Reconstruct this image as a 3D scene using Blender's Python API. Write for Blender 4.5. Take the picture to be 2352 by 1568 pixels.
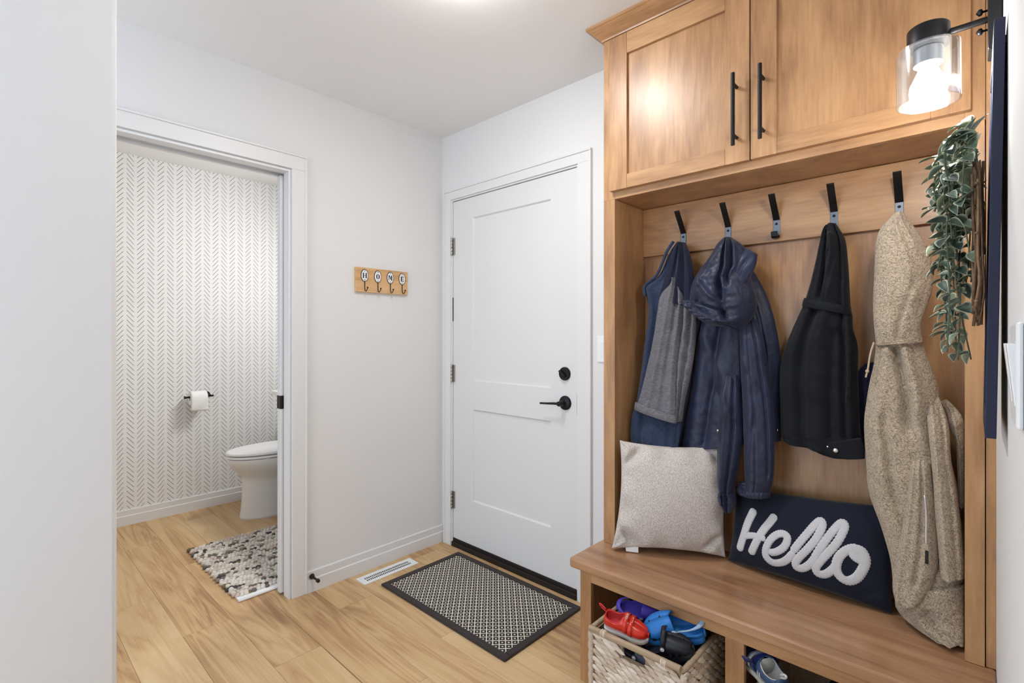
import bpy, bmesh, math, random
import numpy as np
from mathutils import Vector, Matrix, Euler

for o in list(bpy.data.objects): bpy.data.objects.remove(o)
SC = bpy.context.scene
COL = SC.collection
R = math.radians

# ------------------------------------------------------------------ camera
cd = bpy.data.cameras.new('camera'); cam = bpy.data.objects.new('camera', cd); COL.objects.link(cam)
cd.sensor_width = 36.0; cd.lens = 1141.05 / 2352 * 36.0
cd.shift_y = -13.4 / 2352
cd.clip_start = 0.01
cam.location = (2.3705, -1.919, 1.244); cam.rotation_euler = (R(90), 0, R(43.0137))
SC.camera = cam

# ------------------------------------------------------------------ world / exposure
wd = bpy.data.worlds.new('daylight'); SC.world = wd; wd.use_nodes = True
wd.node_tree.nodes['Background'].inputs[0].default_value = (0.75, 0.86, 1.0, 1)
wd.node_tree.nodes['Background'].inputs[1].default_value = 2.55
vs = SC.view_settings
vs.view_transform = 'Standard'; vs.look = 'None'; vs.exposure = 0.22; vs.gamma = 1.0; vs.use_curve_mapping = False
CEIL_LAMP = 79.0      # emission of the flush ceiling lamp
BULB = 135.0           # emission of the sconce bulb
BATH_W = 15.5          # watts of the lamp over the vanity

# ------------------------------------------------------------------ materials
def newmat(name, base=(.8,.8,.8), rough=.5, metal=0.0, spec=.5):
    m = bpy.data.materials.new(name); m.use_nodes = True
    nt = m.node_tree; b = nt.nodes['Principled BSDF']
    b.inputs['Base Color'].default_value = (*base, 1); b.inputs['Roughness'].default_value = rough
    b.inputs['Metallic'].default_value = metal; b.inputs['Specular IOR Level'].default_value = spec
    return m, nt, b
def nd(nt, t, **kw):
    n = nt.nodes.new(t)
    for k, v in kw.items(): setattr(n, k, v)
    return n
def lk(nt, a, b): nt.links.new(a, b)
def math_(nt, op, a, b=None, c=None):
    n = nd(nt, 'ShaderNodeMath', operation=op)
    for i, v in enumerate((a, b, c)):
        if v is None: continue
        if isinstance(v, (int, float)): n.inputs[i].default_value = v
        else: lk(nt, v, n.inputs[i])
    return n.outputs[0]
def coords(nt, scale=(1,1,1), rnd=0.0, src='Object', rot=(0,0,0)):
    tc = nd(nt, 'ShaderNodeTexCoord'); mp = nd(nt, 'ShaderNodeMapping')
    mp.inputs['Scale'].default_value = scale; mp.inputs['Rotation'].default_value = rot
    if rnd:
        oi = nd(nt, 'ShaderNodeObjectInfo'); vm = nd(nt, 'ShaderNodeVectorMath', operation='SCALE')
        cb = nd(nt, 'ShaderNodeCombineXYZ'); lk(nt, oi.outputs['Random'], cb.inputs[0]); 
        m2 = math_(nt, 'MULTIPLY', oi.outputs['Random'], 7.13); lk(nt, m2, cb.inputs[1])
        m3 = math_(nt, 'MULTIPLY', oi.outputs['Random'], 3.71); lk(nt, m3, cb.inputs[2])
        vm.inputs['Scale'].default_value = rnd; lk(nt, cb.outputs[0], vm.inputs[0])
        ad = nd(nt, 'ShaderNodeVectorMath', operation='ADD'); lk(nt, tc.outputs[src], ad.inputs[0]); lk(nt, vm.outputs[0], ad.inputs[1])
        lk(nt, ad.outputs[0], mp.inputs[0])
    else: lk(nt, tc.outputs[src], mp.inputs[0])
    return mp.outputs[0]
def noise(nt, vec, scale, detail=3, rough=.5, dist=0.0):
    n = nd(nt, 'ShaderNodeTexNoise'); lk(nt, vec, n.inputs['Vector'])
    n.inputs['Scale'].default_value = scale; n.inputs['Detail'].default_value = detail
    n.inputs['Roughness'].default_value = rough; n.inputs['Distortion'].default_value = dist
    return n.outputs['Fac']
def ramp(nt, fac, stops):
    r = nd(nt, 'ShaderNodeValToRGB'); lk(nt, fac, r.inputs[0]); e = r.color_ramp.elements
    while len(e) < len(stops): e.new(.5)
    for i, (p, c) in enumerate(stops):
        e[i].position = p; e[i].color = (*c, 1) if len(c) == 3 else c
    return r.outputs[0]
def mixc(nt, fac, a, b, mode='MIX'):
    n = nd(nt, 'ShaderNodeMix', data_type='RGBA', blend_type=mode)
    for s, v in ((n.inputs['Factor'], fac), (n.inputs['A'], a), (n.inputs['B'], b)):
        if isinstance(v, (int, float)): s.default_value = v
        elif isinstance(v, tuple): s.default_value = (*v, 1)
        else: lk(nt, v, s)
    return n.outputs['Result']
def bump(nt, b, h, strength=.2, dist=.002):
    n = nd(nt, 'ShaderNodeBump'); n.inputs['Strength'].default_value = strength; n.inputs['Distance'].default_value = dist
    lk(nt, h, n.inputs['Height']); lk(nt, n.outputs[0], b.inputs['Normal'])
def srgb(r, g, b):
    f = lambda c: ((c/255+.055)/1.055)**2.4 if c > 10 else c/255/12.92
    return (f(r), f(g), f(b))

MAT = {}
def paint(name, base, rough=.85, peel=.0, spec=.3):
    m, nt, b = newmat(name, base, rough, spec=spec)
    if peel:
        bump(nt, b, noise(nt, coords(nt), 130, 3), peel, .001)
    MAT[name] = m; return m
paint('wall_paint', (.775,.775,.775), .9, .12)
paint('ceiling_paint', (.86,.85,.845), .95, .15)
paint('trim_paint', (.76,.76,.76), .38, 0, .4)
paint('door_paint', (.735,.735,.735), .36, 0, .4)
paint('white_plastic', (.86,.87,.88), .3, 0, .5)
paint('sub_floor', (.10,.06,.035), .9)
paint('ceramic', (.84,.84,.82), .08, 0, .5)
paint('paper', (.88,.88,.87), .95)
paint('dark_gap', (.01,.009,.008), .8)
def metal(name, base, rough, met=1.0): m, nt, b = newmat(name, base, rough, met); MAT[name] = m; return m
metal('black_metal', (.012,.012,.014), .42, .55)
metal('nickel', (.42,.40,.37), .32)
metal('bronze', (.03,.022,.02), .45, .7)
metal('steel_hook', (.16,.18,.21), .4, .9)
metal('chrome', (.7,.7,.72), .18)

def wood(name, axis, stops, rough=.32, along=1.3, cross=11, fine=.10, blotch=.35, bumpy=.05, coat=0.0):
    m, nt, b = newmat(name, (.4,.25,.12), rough)
    s1 = [cross]*3; s1[axis] = along
    s2 = [cross*12]*3; s2[axis] = along*5
    v1 = coords(nt, tuple(s1), 11); v2 = coords(nt, tuple(s2), 11); v3 = coords(nt, (1,1,1), 11)
    n1 = noise(nt, v1, 1.0, 5, .55, 1.2)
    n2 = noise(nt, v2, 1.0, 3, .6)
    s3 = [7.0]*3; s3[axis] = 2.2
    n3 = noise(nt, coords(nt, tuple(s3), 5), 1.0, 2, .5, .8)
    f = math_(nt, 'MULTIPLY', n3, blotch)
    f = math_(nt, 'MULTIPLY_ADD', n1, 1 - blotch - fine, f)
    f = math_(nt, 'MULTIPLY_ADD', n2, fine, f)
    lk(nt, ramp(nt, f, stops), b.inputs['Base Color'])
    if bumpy: bump(nt, b, n2, bumpy, .001)
    if coat: b.inputs['Coat Weight'].default_value = coat; b.inputs['Coat Roughness'].default_value = .30
    MAT[name] = m; return m
maple = [(.28, srgb(112,79,52)), (.42, srgb(155,113,76)), (.53, srgb(179,136,94)), (.66, srgb(198,157,112))]
for ax, n in enumerate(('x', 'y', 'z')):
    wood('maple_'+n, ax, maple, .38, 2.0, 9.5, .22, .40, .05, .22)
wood('maple_bench', 0, [(.30, srgb(118,84,59)), (.44, srgb(156,115,84)), (.56, srgb(178,137,103)), (.68, srgb(194,156,121))], .24, 1.0, 13, .18, .35, .03)
wood('sign_pine', 1, [(.3, srgb(178,130,85)), (.5, srgb(214,172,122)), (.7, srgb(228,190,142))], .6, 2.5, 30)
wood('dowel', 0, [(.3, srgb(110,92,74)), (.5, srgb(160,138,112)), (.7, srgb(190,170,144))], .6, 4, 60)

# vinyl plank floor: long cathedral grain along x, a different cut on every plank
m, nt, b = newmat('floor_plank', (.6,.45,.3), .42, spec=.4)
v = coords(nt, (.70, 8.0, 1), 23)
n1 = noise(nt, v, 1.0, 4, .5, 1.4)
ringv = math_(nt, 'FRACT', math_(nt, 'MULTIPLY', n1, 5.0))
ring = math_(nt, 'ABSOLUTE', math_(nt, 'SUBTRACT', ringv, .5))
fib = noise(nt, coords(nt, (3, 150, 1), 23), 1.0, 4, .65)
blot = noise(nt, coords(nt, (1.0, 3.5, 1), 31), 1.0, 2, .5, .5)
f = math_(nt, 'MULTIPLY_ADD', ring, .30, math_(nt, 'MULTIPLY', blot, .62))
f = math_(nt, 'MULTIPLY_ADD', fib, .26, f)
oi = nd(nt, 'ShaderNodeObjectInfo')
f = math_(nt, 'ADD', f, math_(nt, 'MULTIPLY_ADD', oi.outputs['Random'], .12, -.06))
colr = ramp(nt, f, [(.28, srgb(150,112,74)), (.42, srgb(187,149,105)), (.53, srgb(206,171,124)), (.68, srgb(216,186,142))])
kn = noise(nt, coords(nt, (1.6, 60, 1), 17), 1.0, 1, .5)
colr = mixc(nt, ramp(nt, kn, [(.745,(0,0,0)), (.79,(.55,.55,.55))]), colr, srgb(98,66,44))
lk(nt, colr, b.inputs['Base Color']); bump(nt, b, fib, .05, .0006)
MAT['floor_plank'] = m

# wallpaper: printed herringbone strokes on white
m, nt, b = newmat('wallpaper', (.8,.8,.8), .8, spec=.2)
tc = nd(nt, 'ShaderNodeTexCoord'); sx = nd(nt, 'ShaderNodeSeparateXYZ'); lk(nt, tc.outputs['Object'], sx.inputs[0])
p = math_(nt, 'MULTIPLY', math_(nt, 'FRACT', math_(nt, 'DIVIDE', math_(nt, 'ADD', sx.outputs[1], 1.267 + 1.12), .112)), .112)
side = math_(nt, 'GREATER_THAN', p, .056)
q = math_(nt, 'SUBTRACT', p, math_(nt, 'MULTIPLY', side, .056))
sgn = math_(nt, 'MULTIPLY_ADD', side, 2.0, -1.0)
w = math_(nt, 'SUBTRACT', sx.outputs[2], math_(nt, 'MULTIPLY', math_(nt, 'MULTIPLY', math_(nt, 'SUBTRACT', q, .009), 1.22), sgn))
w = math_(nt, 'SUBTRACT', w, math_(nt, 'MULTIPLY_ADD', side, -.017, 2.379))
fr = math_(nt, 'FRACT', math_(nt, 'ADD', math_(nt, 'DIVIDE', w, .0322), 200.5))
ln = math_(nt, 'LESS_THAN', math_(nt, 'ABSOLUTE', math_(nt, 'SUBTRACT', fr, .5)), .056)
inq = math_(nt, 'LESS_THAN', math_(nt, 'ABSOLUTE', math_(nt, 'SUBTRACT', q, .028)), .019)
lk(nt, mixc(nt, math_(nt, 'MULTIPLY', ln, inq), (.81,.81,.805), (.025,.025,.025)), b.inputs['Base Color'])
MAT['wallpaper'] = m

# door mat weave: cream lattice on black with a cream dot in every diamond
m, nt, b = newmat('mat_weave', (.1,.1,.1), .9, spec=.2)
tc = nd(nt, 'ShaderNodeTexCoord'); sx = nd(nt, 'ShaderNodeSeparateXYZ'); lk(nt, tc.outputs['Object'], sx.inputs[0])
wob = noise(nt, coords(nt), 260, 2)
wob = math_(nt, 'MULTIPLY_ADD', wob, .10, -.05)
def cell(sgn):
    a = math_(nt, 'MULTIPLY_ADD', sx.outputs[1], sgn, sx.outputs[0])
    return math_(nt, 'ABSOLUTE', math_(nt, 'SUBTRACT', math_(nt, 'FRACT', math_(nt, 'ADD', math_(nt, 'ADD', math_(nt, 'DIVIDE', a, .0365), 100.0), wob)), .5))
mx = math_(nt, 'MAXIMUM', cell(1.0), cell(-1.0))
cre = math_(nt, 'MAXIMUM', math_(nt, 'GREATER_THAN', mx, .405), math_(nt, 'LESS_THAN', mx, .145))
thr = noise(nt, coords(nt), 900, 1)
cm = mixc(nt, cre, (.020,.018,.017), mixc(nt, thr, srgb(186,176,160), srgb(238,232,218)))
lk(nt, cm, b.inputs['Base Color']); bump(nt, b, cre, .5, .002)
MAT['mat_weave'] = m

def fabric(name, c1, c2, scale=500, rough=.85, stretch=(1,1,1), bumps=.25, sheen=.2, contrast=(.35,.65), bd=.001, spec=.2):
    m, nt, b = newmat(name, c1, rough, spec=spec)
    n = noise(nt, coords(nt, stretch), scale, 3, .7)
    lk(nt, ramp(nt, n, [(contrast[0], c1), (contrast[1], c2)]), b.inputs['Base Color'])
    bump(nt, b, n, bumps, bd); b.inputs['Sheen Weight'].default_value = sheen; b.inputs['Sheen Roughness'].default_value = .4
    MAT[name] = m; return m
fabric('mat_border', srgb(44,38,37), srgb(64,56,54), 700, .85)
fabric('linen', srgb(170,160,152), srgb(226,220,214), 420, .95, (1, 1, .45), .5)
fabric('navy_cotton', srgb(22,26,38), srgb(34,39,54), 900, .9)
fabric('chenille', srgb(214,215,220), srgb(246,246,249), 700, .95, bumps=.9, bd=.003)
fabric('heather_grey', srgb(76,78,88), srgb(132,130,134), 260, .95, (.35, .35, 2.2), .25, contrast=(.3,.7))
fabric('heather_blue', srgb(26,36,60), srgb(66,78,104), 420, .95, (.5, .5, 1.6), .25, contrast=(.3,.75))
fabric('navy_knit', srgb(22,26,44), srgb(36,40,60), 700, .9)
fabric('softshell', srgb(15,18,24), srgb(24,27,33), 900, .78, bumps=.12, sheen=.12)
fabric('navy_lining', srgb(28,32,56), srgb(40,46,72), 700, .7)
fabric('velcro', srgb(16,28,84), srgb(34,50,124), 900, .9)
fabric('shoe_mesh', srgb(150,158,168), srgb(196,202,210), 800, .85)
fabric('cord_tan', srgb(170,150,125), srgb(206,188,164), 700, .9)
# nylon shell
m, nt, b = newmat('navy_nylon', srgb(30,38,70), .46, spec=.4)
vv = coords(nt, (1, 1, .55))
wn = noise(nt, vv, 26, 4, .6, 1.6); wn2 = noise(nt, coords(nt, (1,1,1)), 9, 2, .5, .8)
lk(nt, ramp(nt, wn2, [(.3, srgb(24,30,52)), (.7, srgb(36,44,72))]), b.inputs['Base Color'])
bump(nt, b, wn, .30, .008); b.inputs['Sheen Weight'].default_value = .1
MAT['navy_nylon'] = m
# sherpa fleece: curled clumps divided by little cracks, their shade painted into the colour
m, nt, b = newmat('sherpa', srgb(186,168,144), .95, spec=.1)
base = coords(nt, (1, 1, 1))
def warped(sc, amp, seedoff):
    dn = nd(nt, 'ShaderNodeTexNoise'); dn.inputs['Scale'].default_value = sc; dn.inputs['Detail'].default_value = 2; lk(nt, coords(nt, (1,1,1)), dn.inputs['Vector'])
    vm = nd(nt, 'ShaderNodeVectorMath', operation='MULTIPLY_ADD'); lk(nt, dn.outputs['Color'], vm.inputs[0]); vm.inputs[1].default_value = (amp,)*3; lk(nt, base, vm.inputs[2]); return vm.outputs[0]
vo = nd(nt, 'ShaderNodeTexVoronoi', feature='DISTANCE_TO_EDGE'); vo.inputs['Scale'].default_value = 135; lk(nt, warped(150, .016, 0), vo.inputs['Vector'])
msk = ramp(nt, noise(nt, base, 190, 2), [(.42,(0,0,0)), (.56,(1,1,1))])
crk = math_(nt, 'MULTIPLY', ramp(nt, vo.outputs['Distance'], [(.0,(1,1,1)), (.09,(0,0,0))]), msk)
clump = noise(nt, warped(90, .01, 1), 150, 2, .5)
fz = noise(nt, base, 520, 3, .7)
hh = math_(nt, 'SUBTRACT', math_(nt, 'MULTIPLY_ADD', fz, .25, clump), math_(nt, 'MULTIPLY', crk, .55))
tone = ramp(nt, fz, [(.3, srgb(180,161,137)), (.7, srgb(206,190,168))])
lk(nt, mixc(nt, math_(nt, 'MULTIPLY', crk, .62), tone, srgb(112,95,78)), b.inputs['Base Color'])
bump(nt, b, hh, .85, .006); b.inputs['Sheen Weight'].default_value = .3
MAT['sherpa'] = m
# rubber / foam of the clogs, trainers
def rubber(name, c, rough=.5, spec=.4, trans=0):
    m, nt, b = newmat(name, c, rough, spec=spec); MAT[name] = m
    if trans: b.inputs['Transmission Weight'].default_value = trans; b.inputs['IOR'].default_value = 1.2
    return m
rubber('black_foam', srgb(28,31,40), .45); rubber('blue_foam', srgb(40,118,196), .5)
rubber('purple_jelly', srgb(92,78,190), .12, .6, .25); rubber('red_gloss', srgb(206,42,24), .22, .6)
rubber('red_lining', srgb(200,58,62), .8); rubber('white_rubber', srgb(208,206,200), .5); rubber('pale_blue', srgb(150,180,206), .5)
rubber('steel_blue_shoe', srgb(58,84,118), .55); rubber('pink_strap', srgb(150,104,118), .6); rubber('dark_purple', srgb(60,36,76), .4)
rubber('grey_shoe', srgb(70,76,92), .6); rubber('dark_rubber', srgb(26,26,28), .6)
rubber('navy_board', srgb(30,36,62), .5); rubber('board_face', srgb(206,206,208), .35); rubber('black_ink', (.012,.012,.012), .5); rubber('enamel', (.84,.84,.85), .15)
rubber('brown_rubber', srgb(34,26,22), .6)
def twig(name, c1, c2):
    m, nt, b = newmat(name, c1, .75, spec=.3); oi = nd(nt, 'ShaderNodeObjectInfo')
    n = noise(nt, coords(nt, (1,1,1), 3), 120, 3)
    f = math_(nt, 'MULTIPLY_ADD', n, .5, math_(nt, 'MULTIPLY', oi.outputs['Random'], .5))
    lk(nt, ramp(nt, f, [(.2, c1), (.75, c2)]), b.inputs['Base Color']); MAT[name] = m
twig('twig', srgb(62,44,34), srgb(150,120,92)); twig('seagrass', srgb(188,166,142), srgb(240,231,218))
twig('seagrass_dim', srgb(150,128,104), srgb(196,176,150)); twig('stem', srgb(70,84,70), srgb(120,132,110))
# variegated leaf: pale margin, blue green centre
m, nt, b = newmat('leaf', srgb(70,100,80), .45, spec=.4)
at = nd(nt, 'ShaderNodeAttribute'); at.attribute_name = 'edge'
oi = nd(nt, 'ShaderNodeObjectInfo')
gn = noise(nt, coords(nt, (1,1,1), 5), 90, 2)
inner = ramp(nt, math_(nt, 'MULTIPLY_ADD', gn, .5, math_(nt, 'MULTIPLY', oi.outputs['Random'], .5)), [(.22, srgb(52,70,66)), (.5, srgb(94,114,102)), (.78, srgb(146,160,132))])
ef = ramp(nt, at.outputs['Fac'], [(.5,(0,0,0)), (.95,(1,1,1))])
lk(nt, mixc(nt, ef, inner, srgb(214,220,192)), b.inputs['Base Color'])
MAT['leaf'] = m
# thin clear glass
m = bpy.data.materials.new('clear_glass'); m.use_nodes = True; nt = m.node_tree; nt.nodes.remove(nt.nodes['Principled BSDF'])
out = nt.nodes['Material Output']; tr = nd(nt, 'ShaderNodeBsdfTransparent'); gl = nd(nt, 'ShaderNodeBsdfGlossy'); gl.inputs['Roughness'].default_value = .10
tr.inputs[0].default_value = (.97,.97,.97,1)
lw = nd(nt, 'ShaderNodeLayerWeight'); lw.inputs['Blend'].default_value = .28
mx_ = nd(nt, 'ShaderNodeMixShader'); lk(nt, math_(nt, 'MULTIPLY_ADD', lw.outputs['Facing'], .72, .05), mx_.inputs[0]); lk(nt, tr.outputs[0], mx_.inputs[1]); lk(nt, gl.outputs[0], mx_.inputs[2])
lk(nt, mx_.outputs[0], out.inputs[0]); MAT['clear_glass'] = m
def emit(name, c, s):
    m, nt, b = newmat(name, c, .5); b.inputs['Emission Color'].default_value = (*c, 1); b.inputs['Emission Strength'].default_value = s; MAT[name] = m
emit('lamp_diffuser', (1.0,.975,.94), CEIL_LAMP); emit('bulb', (1.0,.95,.88), BULB)
# rug loops: colour per loop from a colour attribute
m, nt, b = newmat('rug_wool', (.7,.68,.65), .95, spec=.1)
at = nd(nt, 'ShaderNodeAttribute'); at.attribute_name = 'tone'
lk(nt, at.outputs['Color'], b.inputs['Base Color']); bump(nt, b, noise(nt, coords(nt, (1,1,1)), 420, 3), .5, .002); MAT['rug_wool'] = m

# ------------------------------------------------------------------ object helpers
def tag(o, label=None, cat=None, group=None, kind=None):
    for k, v in (('label', label), ('category', cat), ('group', group), ('kind', kind)):
        if v: o[k] = v
    return o
ROOT = {}
def thing(name, loc, label=None, cat=None, group=None, kind=None, rot=None):
    o = bpy.data.objects.new(name, None); COL.objects.link(o); o.location = loc; o.empty_display_size = .05
    if rot: o.rotation_euler = rot
    ROOT[o] = Vector(loc)
    return tag(o, label, cat, group, kind)
def origin_of(p):
    while p is not None and p.parent is not None: p = p.parent
    return ROOT.get(p, Vector((0,0,0)))
class MB:
    def __init__(s): s.v = []; s.f = []
    def add(s, vs, fs):
        n = len(s.v); s.v += [tuple(map(float, q)) for q in vs]; s.f += [tuple(i+n for i in f) for f in fs]; return s
    def box(s, x0, x1, y0, y1, z0, z1):
        return s.add([(x0,y0,z0),(x1,y0,z0),(x1,y1,z0),(x0,y1,z0),(x0,y0,z1),(x1,y0,z1),(x1,y1,z1),(x0,y1,z1)],
                     [(0,3,2,1),(4,5,6,7),(0,1,5,4),(1,2,6,5),(2,3,7,6),(3,0,4,7)])
    def prism(s, pts, axis, a, b):      # polygon in the two other axes, extruded along axis
        n = len(pts); vs = []
        for t in (a, b):
            for (u, w) in pts:
                vs.append((t,u,w) if axis == 0 else (u,t,w) if axis == 1 else (u,w,t))
        return s.add(vs, [tuple(range(n)), tuple(range(2*n-1, n-1, -1))] + [(i, i+n, (i+1) % n + n, (i+1) % n) for i in range(n)])
    def tube(s, pts, rad, seg=8, caps=True):
        P = [Vector(p) for p in pts]; n = len(P); rr = rad if isinstance(rad, (list, tuple)) else [rad]*n
        vs = []; up = None
        for i in range(n):
            d = (P[min(i+1, n-1)] - P[max(i-1, 0)]).normalized()
            if up is None: up = d.orthogonal().normalized()
            up = (up - d*up.dot(d)); up = up.normalized() if up.length > 1e-6 else d.orthogonal().normalized()
            sd = d.cross(up)
            for k in range(seg):
                a = 2*math.pi*k/seg; vs.append(P[i] + (up*math.cos(a) + sd*math.sin(a))*rr[i])
        fs = [(i*seg+k, i*seg+(k+1) % seg, (i+1)*seg+(k+1) % seg, (i+1)*seg+k) for i in range(n-1) for k in range(seg)]
        if caps: fs += [tuple(range(seg-1, -1, -1)), tuple((n-1)*seg+k for k in range(seg))]
        return s.add(vs, fs)
    def lathe(s, prof, c, axis=2, seg=24):   # prof: (radius, offset along axis)
        vs = []
        for (r, h) in prof:
            for k in range(seg):
                a = 2*math.pi*k/seg; u, w = r*math.cos(a), r*math.sin(a)
                q = (u, w, h) if axis == 2 else (u, h, w) if axis == 1 else (h, u, w)
                vs.append((c[0]+q[0], c[1]+q[1], c[2]+q[2]))
        n = len(prof)
        fs = [(i*seg+k, i*seg+(k+1) % seg, (i+1)*seg+(k+1) % seg, (i+1)*seg+k) for i in range(n-1) for k in range(seg)]
        fs += [tuple(range(seg-1, -1, -1)), tuple((n-1)*seg+k for k in range(seg))]
        return s.add(vs, fs)
    def grid(s, P, wrap=False):              # P[i][j] points
        n = len(P); m = len(P[0]); vs = [q for r in P for q in r]
        fs = [(i*m+j, i*m+(j+1) % m, (i+1)*m+(j+1) % m, (i+1)*m+j) for i in range(n-1) for j in range(m if wrap else m-1)]
        return s.add(vs, fs)
    def mesh(s, name, off=Vector((0,0,0)), smooth=False):
        me = bpy.data.meshes.new(name); me.from_pydata([(a-off[0], b-off[1], c-off[2]) for a, b, c in s.v], [], s.f); me.update()
        bm = bmesh.new(); bm.from_mesh(me); bmesh.ops.recalc_face_normals(bm, faces=bm.faces); bm.to_mesh(me); bm.free()
        if smooth:
            for p_ in me.polygons: p_.use_smooth = True
        return me
    def build(s, name, mat, parent=None, bevel=0, smooth=False, seg=2, local=False, angle=None):
        off = Vector((0,0,0)) if local else origin_of(parent)
        me = s.mesh(name, off, smooth); o = bpy.data.objects.new(name, me); COL.objects.link(o)
        o.data.materials.append(MAT[mat] if isinstance(mat, str) else mat)
        if parent is not None: o.parent = parent
        if smooth and angle: me.set_sharp_from_angle(angle=R(angle))
        if bevel:
            md = o.modifiers.new('bevel', 'BEVEL'); md.width = bevel; md.segments = seg; md.limit_method = 'ANGLE'; md.angle_limit = R(40)
            if not smooth: md.harden_normals = False
        return o
def struct(o): o['kind'] = 'structure'; return o
def box1(name, mat, parent, *b, bevel=0): return MB().box(*b).build(name, mat, parent, bevel)
def cat(pts, n):                              # catmull rom through points
    P = np.array(pts, float); k = len(P); Q = np.vstack([2*P[0]-P[1], P, 2*P[-1]-P[-2]])
    t = np.linspace(0, k-1-1e-9, n); i = t.astype(int); f = (t-i)[:, None]
    a, b, c, d = Q[i], Q[i+1], Q[i+2], Q[i+3]
    return .5*(2*b + (c-a)*f + (2*a-5*b+4*c-d)*f**2 + (3*b-a-3*c+d)*f**3)

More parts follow.
